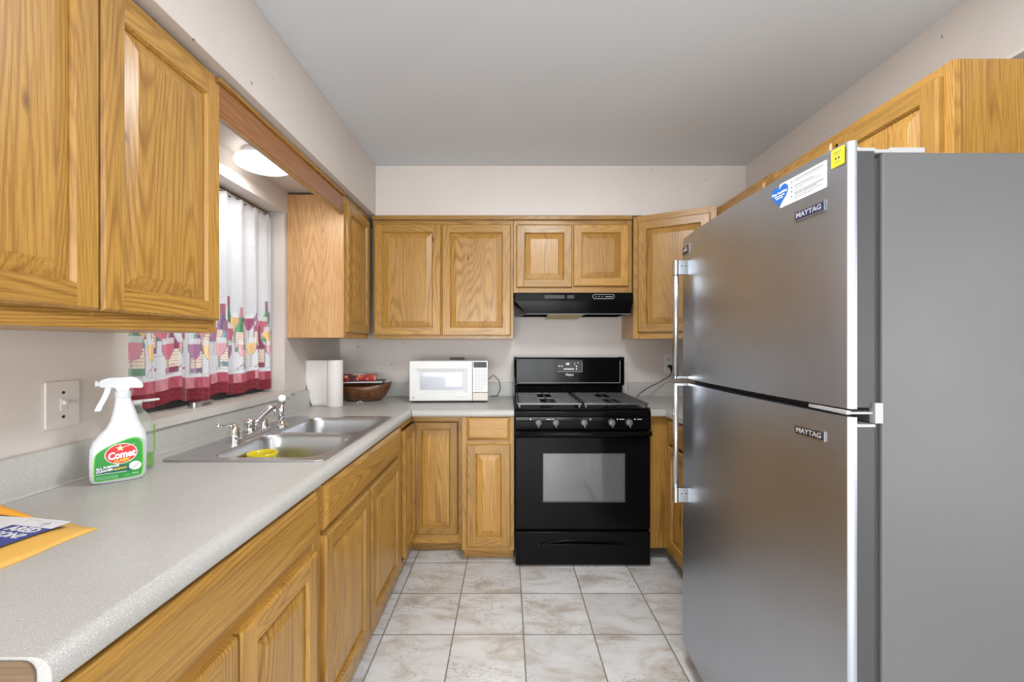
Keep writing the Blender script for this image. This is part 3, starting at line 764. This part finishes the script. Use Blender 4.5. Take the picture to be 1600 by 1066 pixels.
b = MB(); b.prism(rrect(.003, L_-.003, 1.620, 1.652, .001), -.002, -.0015, tr=lambda x, z, y: (x, y, z)); b.build('badge_field', BLACKM, o)
b = MB(); b.box(.012, L_-.02, -.0024, -.002, 1.633, 1.640); b.box(.02, L_-.02, -.0024, -.002, 1.644, 1.647); b.build('badge_marks', GREYL, o)
# yellow sticker
o, L_ = plate(fz, 'sticker', 1.71-.917, 1.71-.884, 1.646, 1.684, YELL, .002, 0, .0006, 'yellow sticker at the top corner of the freezer door')
b = MB(); b.box(.006, .026, -.0009, -.0006, 1.6755, 1.677); b.box(.008, .022, -.0009, -.0006, 1.671, 1.672); b.box(.010, .014, -.0009, -.0006, 1.661, 1.666); b.box(.017, .022, -.0009, -.0006, 1.661, 1.666); b.box(.008, .024, -.0009, -.0006, 1.655, 1.656); b.build('sticker_print', INK, o)
# Stay healthy label
o, L_ = plate(fz, 'sticker', 1.71-1.075, 1.71-.928, 1.612, 1.672, PAPER, .003, 0, .0006, 'white rectangular instruction sticker with a blue heart')
b = MB(); 
for i, (xa, xb, zz, th_) in enumerate(((.050, .140, 1.664, .0014), (.050, .136, 1.660, .0008), (.050, .110, 1.650, .0014), (.050, .130, 1.646, .0008), (.048, .08, 1.641, .0008), (.050, .138, 1.633, .0014), (.050, .120, 1.629, .0014), (.048, .132, 1.624, .0008), (.048, .11, 1.620, .0008))):
    b.box(xa, xb, -.0009, -.0006, zz, zz+th_)
for zz in (1.660, 1.647, 1.637, 1.626): b.box(.040, .044, -.0009, -.0006, zz, zz+.004)
b.build('sticker_print', INK, o)
b = MB(); hp = []
for i in range(40):
    a = 2*pi*i/40; hx_ = 16*sin(a)**3; hz_ = 13*cos(a)-5*cos(2*a)-2*cos(3*a)-cos(4*a); hp.append((.000+hx_*.0019, 1.646+hz_*.0019))
b.prism(hp, -.0012, -.0007, tr=lambda x, z, y: (x, y, z)); hb = b.build('heart', SKYB, o)
text(hb, 'heart_lettering', 'Stay healthy', .008, (0, -.0013, 1.651), RF, WHITEE, bold=.0002, maxw=.054, ext=.0002)
b = MB(); b.box(-.018, .018, -.0016, -.0012, 1.642, 1.6445); b.box(-.013, .013, -.0016, -.0012, 1.6365, 1.639); b.build('heart_print', WHITEE, hb)

# ---------------------------------------------------------------- microwave
t = thing('microwave', 'white countertop microwave oven left of the stove', 'microwave', (-.632, 2.742, CZ+.0005), R(2.2))
mw = t; MW, MH, MD = .505, .265, .31
MB().box(0, MW, .02, MD, .012, MH+.004).build('casing', WHITE, t, bev=.004)
for fx in (.04, MW-.04):
    for fy_ in (.05, MD-.04):
        b = MB(); b.lathe([(.012, 0), (.012, .0125)], (fx, fy_, 0), 12); b.build('foot', BLACKM, t)
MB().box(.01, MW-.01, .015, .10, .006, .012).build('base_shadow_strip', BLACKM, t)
b = MB(); dx = .405
def rg(x0, x1, z0, z1, y): return [(x0, y, z0), (x1, y, z0), (x1, y, z1), (x0, y, z1)]
b.loft([rg(0, dx, .012, MH+.004, .019), rg(0, dx, .012, MH+.004, .004), rg(.004, dx-.003, .016, MH, 0), rg(.035, dx-.028, .058, .222, 0), rg(.066, dx-.064, .082, .196, .010)], 0, False, True, True, False)
dd = b.build('door', WHITE, t)
MB().quad if False else None
b = MB(); b.box(.066, dx-.064, .009, .012, .082, .196); b.build('door_window', SCREEN, dd)
b = MB(); b.lathe([(.0075, 0), (.0075, -.0008)], (.026, 0, .034), 20, 'y'); lg = b.build('round_logo', GREYL, dd)
text(lg, 'logo_lettering', 'GE', .008, (.026, -.0011, .034), RF, WHITE)
b = MB(); b.box(.300, .372, -.0006, 0, .034, .0362); b.build('brand_line', GREYL, dd)
b = MB(); b.box(dx+.002, MW, 0, .02, .066, MH+.004, 0); b.build('control_panel', WHITE, t, bev=.003)
b = MB(); b.box(dx+.002, MW, 0.001, .02, .012, .063, 0); plab(b.build('door_release', CREAMP, t, bev=.003), 'cream push button below the keypad')
MB().box(dx+.008, MW-.008, -.001, 0, .226, .262).build('display', BLACKM, t)
b = MB()
for r_ in range(9):
    for c_ in range(4):
        if (r_ in (0, 1)) and c_ == 3: continue
        b.box(dx+.018+c_*.019, dx+.029+c_*.019, -.0012, -.0001, .082+r_*.0155, .088+r_*.0155)
b.build('keypad', simple('key_grey', (.48, .50, .54), .5), t)
tag(MB().box(-.05, .05, -.025, .025, 0, .014).build('black_case', BLACKM, bev=.003, loc=(-.355, 3.005, CZ+.2702), rotz=R(3)), 'small flat black case lying at the back on top of the microwave', 'case')
b = MB(); b.tube([(-.14, 3.02, 1.02), (-.10, 3.03, 1.05), (-.06, 3.04, 1.01), (-.05, 3.045, .95), (-.075, 3.05, .90), (-.12, 3.05, .8985)], .003, 8)
pc = b.build('power_cord', CORD, mw); pc.matrix_parent_inverse = (Matrix.Translation(mw.location) @ Matrix.Rotation(mw.rotation_euler.z, 4, 'Z')).inverted()

# ---------------------------------------------------------------- paper towel roll
t = thing('paper_towel_roll', 'white paper towel roll standing in the corner beside the wooden bowl', 'paper towel', (-1.052, 2.60, CZ+.0005))
b = MB(); b.lathe([(.045, 0), (.047, .003), (.047, .277), (.045, .28), (.02, .28), (.02, .27)], n=40); b.build('roll', TOWEL, t, sharp=50)
b = MB(); nu, nv = 16, 14; g_ = []
for j in range(nv+1):
    z = .279*j/nv; w_ = .092+.060*(z/.279)**.75; row = []
    for i in range(nu+1):
        u = i/nu; x = -.040-u*w_+.0; y = -.026+.010*sin(u*pi*1.2)+.02*u - .006*sin(z*12)*u
        row.append(b.bm.verts.new((x, y, z+.001)))
    g_.append(row)
for j in range(nv):
    for i in range(nu): b._f([g_[j][i], g_[j][i+1], g_[j+1][i+1], g_[j+1][i]], 0, True)
o = b.build('loose_sheet', TOWEL, t, recalc=False); md = o.modifiers.new('solid', 'SOLIDIFY'); md.thickness = .0012

# ---------------------------------------------------------------- wooden bowl and contents
t = MB(); loops = []
def ell(a, b_, z, n=44, tilt=0): return [(a*cos(2*pi*i/n), b_*sin(2*pi*i/n), z+tilt*abs(cos(2*pi*i/n))**3) for i in range(n)]
for a, b_, z, ti in ((.095, .07, 0, 0), (.115, .082, .006, 0), (.150, .105, .035, .003), (.176, .122, .075, .012), (.187, .130, .102, .022), (.181, .125, .104, .022), (.165, .112, .075, .012), (.135, .09, .035, 0), (.09, .06, .02, 0)):
    loops.append(ell(a, b_, z, tilt=ti))
t.loft(loops, 0, True)
o = t.build('wooden_bowl', BOWLW); o.location = (-.968, 2.875, CZ+.0005); tag(o, 'dark carved wooden oval bowl between the paper towel roll and the microwave', 'bowl')
o = thing('book', 'flat black covered book with white page edges lying across the wooden bowl', 'book', (-.975, 2.845, CZ+.127), R(12)); o.rotation_euler = (R(0), 0, R(10))
MB().box(-.165, .150, -.10, .09, 0, .002).build('cover', BLACKM, o, bev=.0005)
MB().box(-.162, .146, -.098, .088, .002, .009).build('pages', PAPER, o)
MB().box(-.165, .150, -.10, .09, .009, .0105).build('cover', BLACKM, o, bev=.0005)
o = thing('snack_box', 'open red and brown snack box lying on top of the book in the bowl', 'box', (-1.0, 2.86, CZ+.138), R(14))
b = MB(); sb = [(-.13, -.075), (.12, -.075), (.12, .07), (-.13, .07)]
b.loft([[(x*.94, y*.94, 0) for x, y in sb], [(x, y, .036) for x, y in sb], [(x*.98, y*.97, .036) for x, y in sb], [(x*.93, y*.92, .003) for x, y in sb]], 0, False)
def boxmat():
    m, nt, bb = newmat('snack_print'); tc = nd(nt, 'ShaderNodeTexCoord')
    c = ramp(nt, [(.36, (.015, .01, .01)), (.44, (.32, .01, .012)), (.56, (.45, .02, .02)), (.60, (.75, .30, .08)), (.66, (.7, .6, .5))], noise(nt, tc.outputs['Object'], 24, 2, .5, .6))
    nt.links.new(c, bb.inputs['Base Color']); bb.inputs['Roughness'].default_value = .3; return m
b.build('carton', boxmat(), o, bev=.001)
MB().box(-.118, .108, -.066, .062, .0035, .028).build('inner_tray', simple('brown_card', (.22, .12, .09), .6), o)
b = MB(); b.tube([(.014*cos(a_/10*pi*1.2), .0, .014*sin(a_/10*pi*1.2)) for a_ in range(11)], .0022, 8)
o = b.build('plastic_ring', WHITE); o.location = (-.935, 2.705, CZ+.003); o.rotation_euler = (R(20), 0, R(20)); tag(o, 'tiny white plastic ring on the counter in front of the wooden bowl', 'ring')

# ---------------------------------------------------------------- spray bottle
t = thing('spray_bottle', 'white trigger spray cleaner bottle with green label standing before the wall switch', 'spray bottle', (-1.082, 1.188, CZ+.0005), R(40))
def sbl(xl, xr, d, z, n=28):
    cx_, a = (xl+xr)/2, (xr-xl)/2; out = []
    for i in range(n):
        th = 2*pi*i/n; c_, s_ = cos(th), sin(th); e = .55
        out.append((cx_+a*math.copysign(abs(c_)**e, c_), d*math.copysign(abs(s_)**e, s_), z))
    return out
prof = [(-.051, .049, .022, 0), (-.056, .054, .026, .004), (-.059, .058, .028, .014), (-.060, .059, .028, .05), (-.059, .060, .028, .092), (-.053, .0595, .0275, .112), (-.040, .057, .026, .132), (-.027, .050, .024, .147), (-.019, .043, .022, .165), (-.014, .037, .020, .185), (-.010, .031, .018, .205), (-.008, .026, .0165, .222), (-.007, .024, .0155, .228)]
b = MB(); b.loft([sbl(*q) for q in prof], 0, True); b.build('bottle', SPRAYW, t, sharp=60)
b = MB()
for i in range(7): b.loft([[(x, y, z+.155+i*.0075) for x, y, z in sbl(.020-.0025*i+.008, .0435-.0026*i, .014, q_)] for q_ in (0, .004)], 0, True)
b.build('grip_ribs', SPRAYW, t)
b = MB(); b.lathe([(.0165, .227), (.0175, .229), (.0175, .245), (.016, .249)], (.0085, 0, 0), 24); b.build('collar', SPRAYW, t)
b = MB()
hd = [(-.038, .262), (-.040, .270), (-.036, .280), (-.020, .286), (.026, .287), (.038, .283), (.050, .268), (.052, .258), (.048, .254), (.024, .256), (.020, .247), (-.002, .247), (-.008, .257), (-.036, .260)]
b.prism(hd, -.0145, .0145, tr=lambda x, z, y: (x, y, z)); hd_o = b.build('spray_head', SPRAYW, t, bev=.004, seg=3)
b = MB(); b.lathe([(.009, -.048), (.0095, -.038)], (0, 0, .2705), 16, 'x'); b.build('nozzle', SPRAYW, hd_o)
b = MB(); b.loft([[(x+o1, y_, z) for x, y_ in ((-.007, -.009), (.007, -.009), (.007, .009), (-.007, .009))] for o1, z in ((-.020, .262), (-.024, .245), (-.030, .228), (-.038, .210), (-.043, .195))], 0, True); b.build('trigger', SPRAYW, hd_o, bev=.002)
# label (front faces local -y)
lab = [(-.047, .014), (-.042, .010), (.042, .012), (.049, .018), (.0505, .055), (.050, .096), (.046, .110), (.036, .117), (.022, .116), (-.004, .106), (-.026, .096), (-.040, .086), (-.047, .074)]
FYB = -.0262
def lp(pts, y0, y1, mat, name, parent, sc=1, c=(0, .055)):
    b = MB(); b.prism([((x-c[0])*sc+c[0], (z-c[1])*sc+c[1]) for x, z in pts], y0, y1, tr=lambda x, z, y: (x, y, z)); return b.build(name, mat, parent)
def soft(pts, it=2):
    for _ in range(it):
        q = []
        for i in range(len(pts)):
            a, c_ = Vector(pts[i]), Vector(pts[(i+1) % len(pts)]); q += [tuple(a*.75+c_*.25), tuple(a*.25+c_*.75)]
        pts = q
    return pts
lb = lp(soft(lab), -.0290, FYB, GREENL, 'label_border', t, 1.04)
lg = lp(soft(lab), -.0295, FYB, GREEN, 'label', t, .99)
b = MB(); b.box(-.046, .030, -.0299, -.0294, .0285, .047); b.build('label_band', TEAL, lg)
def ellp(cx_, cz, a, b_, rot_=0, n=36): return [(cx_+a*cos(q)*cos(rot_)-b_*sin(q)*sin(rot_), cz+a*cos(q)*sin(rot_)+b_*sin(q)*cos(rot_)) for q in [2*pi*i/n for i in range(n)]]
def ep(pts, y, mat, name, par):
    b = MB(); b.prism(pts, y-.0004, y, tr=lambda x, z, yy: (x, yy, z)); return b.build(name, mat, par)
ep(ellp(.006, .078, .0335, .0275, .10), -.0298, WHITEE, 'oval_rim', lg)
ov = ep(ellp(.006, .078, .032, .026, .10), -.0303, RED, 'oval', lg)
RB = (R(90), R(-6), 0)
text(ov, 'brand_lettering', 'Comet', .026, (.0065, -.0309, .0745), RB, WHITEE, bold=.0011, shear=.15, maxw=.057)
text(ov, 'class_lettering', 'CLASSIC', .010, (.008, -.0309, .0595), RB, YELL, bold=.0003, maxw=.033)
star = []
for i in range(10):
    a = pi/2+2*pi*i/10; r_ = .0095 if i % 2 == 0 else .0038; star.append((.004+r_*cos(a), .093+r_*sin(a)))
ep(star, -.0307, simple('star_cream', (.92, .82, .45), .4), 'star', ov)
ep([(.008, .0955), (.008, .0935), (.034, .1010), (.034, .1017)], -.0307, simple('tail_cream', (.92, .82, .45), .4), 'star_tail', ov)
text(lg, 'lettering', 'ALL PURPOSE', .008, (-.045, -.0303, .0425), RB, WHITEE, 'LEFT', bold=.0003, maxw=.048, shear=.2)
text(lg, 'lettering', 'CLEANER', .008, (-.045, -.0303, .0345), RB, WHITEE, 'LEFT', bold=.0003, maxw=.034, shear=.2)
text(lg, 'lettering', 'BLEACH', .006, (-.009, -.0303, .0365), RB, YELL, 'LEFT', bold=.0002, maxw=.026, shear=.2)
b = MB(); b.box(-.045, .018, -.0302, -.0297, .0275, .0285); b.build('label_rule', WHITEE, lg)
cb = ep(ellp(.035, .041, .0130, .012), -.0303, PAPER, 'blank_circle', lg)
ep([(.027, .0335), (.029, .0325), (.044, .047), (.043, .0485)], -.0308, GREYL, 'brush_mark', cb)
b = MB(); 
for zz in (.0135, .0165, .0195): b.box(-.044, .000, -.0300, -.0295, zz, zz+.0012)
b.box(.012, .024, -.03, -.0295, .0165, .0185); b.box(.028, .042, -.03, -.0295, .018, .022); b.build('small_print', simple('mint', (.25, .55, .35), .4), lg)
# clear bottle behind
t = thing('dish_soap_bottle', 'clear plastic bottle with a little green soap behind the spray bottle', 'bottle', (-1.122, 1.292, CZ+.0005), R(45))
b = MB(); pf = [(-.036, .036, .016, 0), (-.040, .040, .019, .006), (-.040, .040, .019, .10), (-.036, .037, .018, .135), (-.024, .026, .015, .165), (-.012, .012, .011, .182), (-.011, .011, .011, .196)]
b.loft([sbl(*q) for q in pf], 0, True); b.build('bottle', CLEAR, t)
b = MB(); b.loft([sbl(*q) for q in [(-.0345, .0345, .0145, .003), (-.038, .038, .017, .008), (-.038, .038, .017, .045)]], 0, True); b.build('soap', LIME, t)
b = MB(); b.loft([[(x, y, z) for x, y in ((.0395, -.012), (.0412, -.012), (.0412, .012), (.0395, .012))] for z in (.05, .13)], 0, False); plab(b.build('back_label', LIME, t), 'green edge label')
b = MB(); b.lathe([(.0125, .196), (.0125, .206), (.008, .208)], n=18); b.tube([(0, 0, .205), (.02, -.006, .2055), (.052, -.012, .208)], [.004, .0045, .003], 8); b.build('cap', WHITE, t)

# ---------------------------------------------------------------- mailers
t = thing('padded_mailer', 'yellow padded mailer envelope lying flat on the near end of the countertop', 'envelope', (-1.0, .80, CZ+.0005), R(-4))
b = MB(); nu, nv = 20, 16; g0 = []
def mz(u, v): 
    e = min(u, 1-u, v, 1-v); return .001+.011*min(1, e*5)+.0012*sin(u*17+v*9)
W0, H0_ = .330, .268
top_, bot_ = [], []
for j in range(nv+1):
    rt, rb_ = [], []
    for i in range(nu+1):
        u, v_ = i/nu, j/nv; x = -.175+W0*u; y = -.125+H0_*v_-.06*u+.0035*sin(v_*8)*(u > .95)
        if v_ > .99: y += .004*sin(u*11)
        x += .002*sin(v_*14)*(1 if u > .9 else 0)
        rt.append(b.bm.verts.new((x, y, mz(u, v_)+.0015))); rb_.append(b.bm.verts.new((x, y, .0)))
    top_.append(rt); bot_.append(rb_)
for j in range(nv):
    for i in range(nu):
        b._f([top_[j][i], top_[j][i+1], top_[j+1][i+1], top_[j+1][i]], 0, True); b._f([bot_[j][i], bot_[j+1][i], bot_[j+1][i+1], bot_[j][i+1]], 0, True)
for j in range(nv):
    b._f([top_[j][0], top_[j+1][0], bot_[j+1][0], bot_[j][0]]); b._f([top_[j][nu], bot_[j][nu], bot_[j+1][nu], top_[j+1][nu]])
for i in range(nu):
    b._f([top_[0][i], bot_[0][i], bot_[0][i+1], top_[0][i+1]]); b._f([top_[nv][i], top_[nv][i+1], bot_[nv][i+1], bot_[nv][i]])
b.build('envelope', MUSTARD, t)
b = MB(); lo_ = []
for i in range(9):
    k = i/8; xx = .012-.165*k; hh_ = .004+.016*k**.7; yy = .086+.036*k
    lo_.append([(xx, yy-.004-.010*k, .0135), (xx, yy-.006-.012*k, .0135+hh_*.6), (xx, yy, .0135+hh_), (xx, yy+.012*k+.002, .0135+hh_*.7), (xx, yy+.014*k+.003, .012)])
b.loft(lo_, 0, True)
plab(b.build('torn_flap', simple('mailer_orange', (.80, .36, .03), .5), t), 'curled orange flap of the mailer')
# flyer
t = thing('flyer', 'navy and white printed flyer lying on the yellow mailer', 'flyer', (-.884, .866, CZ+.0168), R(-11))
b = MB(); b.box(-.20, 0, -.19, .0, 0, .0008); b.build('sheet', BLUE, t)
b = MB(); b.box(-.125, 0, -.034, .0, .0008, .0012); b.build('white_heading', PAPER, t)
b = MB(); b.box(-.105, -.012, -.010, -.0085, .0012, .0014); b.box(-.06, -.03, -.018, -.0165, .0012, .0014); b.lathe([(.009, .0012), (.009, .0014)], (-.035, -.021, 0), 16); b.build('heading_print', simple('faint_grey', (.55, .56, .60), .6), t)
text(t, 'lettering', 'ARED', .025, (-.012, -.047, .0011), (0, 0, 0), WHITEE, 'RIGHT', bold=.0006, maxw=.074, ext=.0002)
text(t, 'lettering', 'ASON?', .025, (-.012, -.071, .0011), (0, 0, 0), WHITEE, 'RIGHT', bold=.0006, maxw=.088, ext=.0002)
b = MB(); b.lathe([(.035, .0008), (.035, .0012)], (-.075, -.120, 0), 32); oc = b.build('orange_circle', ORANGE, t)
b = MB()
for k, zz in enumerate((-.108, -.118, -.128, -.138)): b.box(-.094+.004*k, -.044-.004*k, zz, zz+.004, .0012, .0014)
b.build('circle_print', simple('salmon', (.9, .5, .38), .5), oc)
t = MB(); t.box(-.16, .0, -.075, .0, 0, .0008); o = t.build('paper_slip', PAPER); o.location = (-.982, .882, CZ+.0186); o.rotation_euler = (0, 0, R(-6)); tag(o, 'plain white paper slip overlapping the left of the flyer', 'paper')

# ---------------------------------------------------------------- wall switch, outlet, cord
t = thing('light_switch', 'cream painted wall switch plate with a small toggle behind the spray bottle', 'light switch', (XL+.0005, 1.166, 1.106), R(90))
b = MB(); b.prism(rrect(-.0435, .0435, -.0625, .0625, .004), -.006, 0, tr=lambda x, z, y: (x, y, z)); b.build('plate', WALL, t, bev=.002)
b = MB(); b.prism(rrect(-.008, .008, -.017, .017, .002), -.008, -.006, tr=lambda x, z, y: (x, y, z)); b.box(-.004, .004, -.016, -.008, .0, .010); b.build('toggle', WALL, t, bev=.001)
for zz in (-.034, .032):
    b = MB(); b.lathe([(.0042, -.0064), (.0042, -.006)], (0, 0, zz), 14, 'y'); b.build('screw_hole', BLACKM, t)
t = thing('power_outlet', 'white duplex outlet plate on the back wall beside the refrigerator handle', 'outlet', (1.172, YB-.0005, 1.131))
b = MB(); b.prism(rrect(-.036, .036, -.075, .068, .004), -.006, 0, tr=lambda x, z, y: (x, y, z)); b.build('plate', WHITE, t, bev=.002)
for zz in (-.022, .028):
    b = MB(); b.prism(rrect(-.016, .016, zz-.013, zz+.013, .008), -.008, -.006, tr=lambda x, z, y: (x, y, z)); so = b.build('socket', CREAMP, t)
    b = MB(); b.box(-.008, -.0055, -.0084, -.008, zz-.002, zz+.007); b.box(.0055, .008, -.0084, -.008, zz-.002, zz+.007); b.lathe([(.0028, -.0084), (.0028, -.008)], (0, 0, zz-.008), 10, 'y'); b.build('slots', BLACKM, so)
t = thing('stove_cord', 'dark power cord sagging from the outlet down behind the stove', 'cord', (1.172, 3.09, 1.109))
b = MB(); b.lathe([(.004, -.038), (.012, -.030), (.015, -.018), (.013, -.001), (.011, .008)], n=18, axis='y', c=(0, 0, 0)); b.tube([(0, -.028, -.004), (0, -.036, -.022), (0, -.038, -.040)], [.011, .007, .004], 12); b.build('plug', BLACKM, t)
pts = []
P_ = [(0, -.038, -.040), (-.006, -.040, -.060), (-.04, -.045, -.082), (-.10, -.06, -.112), (-.19, -.10, -.148), (-.265, -.16, -.180), (-.315, -.24, -.204), (-.338, -.29, -.2135)]
for i in range(len(P_)-1):
    p0, p1, p2, p3 = [Vector(P_[max(0, min(len(P_)-1, k))]) for k in (i-1, i, i+1, i+2)]
    for s_ in range(6):
        q = s_/6; pts.append(.5*((2*p1)+(p2-p0)*q+(2*p0-5*p1+4*p2-p3)*q*q+(3*p1-p0-3*p2+p3)*q**3))
b = MB(); b.tube(pts, .0032, 8); b.build('cable', CORD, t)

# ---------------------------------------------------------------- alcove lamp
t = thing('ceiling_light', 'round white flush ceiling light glowing above the window valance', 'light', (-1.075, 1.885, SZ-.0005))
b = MB(); b.lathe([(.088, 0), (.090, -.004), (.090, -.026), (.086, -.028)], n=40); b.build('mount', WHITE, t, sharp=40)
b = MB(); b.lathe([(.098, -.028), (.112, -.034), (.116, -.044), (.112, -.054), (.098, -.062), (.05, -.068), (.002, -.069)], n=48); b.build('diffuser', LAMP, t)
al = area('alcove_lamp', (-1.075, 1.885, SZ-.072), (0, 0, 0), .2, 1.9, (1, .97, .93)); al.parent = None

# ---------------------------------------------------------------- curtain with printed bottles
random.seed(7)
cyv0, cyv1, zb, zt = 1.385, 2.322, 1.040, 1.965
WINE = [(.34, .09, .17), (.50, .14, .20), (.32, .16, .27), (.58, .26, .32)]; BOT = [(.09, .24, .12), (.16, .32, .22), (.22, .13, .24), (.20, .28, .32), (.28, .07, .12)]
items = []
def row(kind, z, step, jit, off):
    x = .0+off
    while x < 1.30:
        items.append((kind, x+random.uniform(-jit, jit), z+random.uniform(-.006, .006), random.choice(BOT if kind == 'b' else WINE+[(.66, .42, .18), (.68, .46, .22), (.62, .32, .36)]), random.choice(WINE), random.random()))
        x += step*1.22
row('b', 1.285, .105, .012, .02); row('g', 1.275, .125, .015, .07); row('b', 1.235, .13, .01, .085); row('g', 1.225, .105, .012, .03)
row('b', 1.155, .165, .01, .125); row('g', 1.148, .080, .012, .015)
OUT = (.25, .22, .28); PAP = (.80, .72, .60); CLO = (.70, .725, .77)
def curtain_col(u, z):
    if z < zb+.052: c = (.20, .014, .026); n = sin(u*140+sin(z*220)*2)*.12+sin(u*37+z*300)*.12; return tuple(max(0, q*(1+n*1.2)) for q in c)
    if z < zb+.094:
        k = int(u/.047+.3) % 4; c = [(.50, .13, .18), (.34, .05, .08), (.60, .25, .29), (.42, .08, .12)][k]; n = sin(u*160+z*90)*.09
        return tuple(q*(1+n) for q in c)
    col = CLO
    if z > 1.56: return col
    if z < zb+.098: return (.70, .66, .69)
    for kind, x, z0, c, c2, rnd in items:
        du = (u-x)/1.32; h = (z-z0)*(.95 if kind == 'g' else 1.0)
        if abs(du) > .035 or h < 0 or h > .24: continue
        if kind == 'g':
            rw = .023
            if h < .006:
                if abs(du) < .020 and (h > .003 or abs(du) > .014): col = (.55, .50, .50)
            elif h < .058:
                if abs(du) < .0022: col = (.42, .36, .34)
            elif h < .14:
                k = (h-.058)/.082; wv = rw*(min(1, k*2.2)**.5)*(1-.12*max(0, k-.6))
                if abs(du) < wv:
                    if k > .72: col = tuple(.35*a+.65*b_ for a, b_ in zip(col, (.84, .84, .86)))
                    else: col = tuple(q*(1.5 if du < -.3*wv else 1.15) for q in c)
                    if abs(du) > wv-.0022: col = OUT if k <= .72 else (.55, .55, .6)
        else:
            if h < .115: wv = .025
            elif h < .15: wv = .025-.016*((h-.115)/.035)**.8
            else: wv = .0088
            if h > .215: continue
            if abs(du) < wv:
                if h > .165: col = c2
                elif .025 < h < .095:
                    t_ = sin(h*520+rnd*9) > .55 and abs(sin(du*300+h*900*rnd)) > .3
                    col = (.62, .36, .30) if t_ else PAP
                else: col = tuple(q*(1.8 if du < -wv*.35 else 1.0) for q in c)
                if abs(du) > wv-.002: col = OUT
    # small corkscrews and corks near the foot of the print
    if 1.15 < z < 1.19:
        m_ = (u+.03) % .17
        if abs((m_-.05)-(z-1.165)*1.3) < .0025 and .02 < m_ < .08: return (.12, .16, .12)
        if abs(m_-.12) < .012 and abs(z-1.172-(m_-.12)*.4) < .005: return (.55, .16, .18)
    return col
b = MB(); NU = 330
zs = [zb+(1.56-zb)*i/178 for i in range(179)]+[1.56+(zt-1.56)*i/40 for i in range(1, 41)]
dat = []; g_ = []
for j, z in enumerate(zs):
    row_ = []; k = (z-zb)/(zt-zb)
    for i in range(NU+1):
        s_ = i/NU; y = cyv0+(cyv1-cyv0)*s_
        ph = s_*7.2*2*pi; amp = .017*(1-.35*k)
        fold = sin(ph+.8*sin(s_*9)+.5*k)+.35*sin(2.3*ph+1+k*2)
        x = -1.298+amp*fold
        if k > .93: x += .006*sin(s_*150)*(k-.93)/.07
        y += .006*cos(ph)*(1-k)
        zz = z+(.008*sin(ph*.5+1)+.004*sin(ph+.4))*(1-k)**2 + (.012*(.5-s_))*(1-k)
        if j >= len(zs)-1: zz += .004*sin(s_*150)
        row_.append(b.bm.verts.new((x, y, zz)))
        dat.append(curtain_col(s_*1.22+.010*sin(ph), z))
    g_.append(row_)
for j in range(len(zs)-1):
    for i in range(NU): b._f([g_[j][i], g_[j][i+1], g_[j+1][i+1], g_[j+1][i]], 0, True)
cm, nt, bb = newmat('printed_cotton'); at = nd(nt, 'ShaderNodeAttribute'); at.attribute_name = 'print'
tc = nd(nt, 'ShaderNodeTexCoord'); wv = noise(nt, mapping(nt, tc.outputs['Object'], (1, 1, .3)), 160, 2)
c = mixc(nt, .35, at.outputs['Color'], ramp(nt, [(.35, (.80, .80, .80)), (.6, (1, 1, 1))], wv), 'MULTIPLY')
nt.links.new(c, bb.inputs['Base Color']); bb.inputs['Roughness'].default_value = .85; bb.inputs['Sheen Weight'].default_value = .2
bump(nt, bb, wv, .1, .001)
cu = b.build('window_curtain', cm, recalc=False)
ca = cu.data.color_attributes.new('print', 'FLOAT_COLOR', 'POINT')
ca.data.foreach_set('color', [q for c_ in dat for q in (*c_, 1.0)])
tag(cu, 'white cotton window curtain printed with wine bottles and glasses above a maroon hem', 'curtain')
b = MB(); b.tube([(-1.302, 1.376, 1.972), (-1.302, 2.330, 1.972)], .006, 10)
tag(b.build('curtain_rod', CREAMP), 'thin rod holding the printed curtain at the top of the window recess', 'curtain rod')
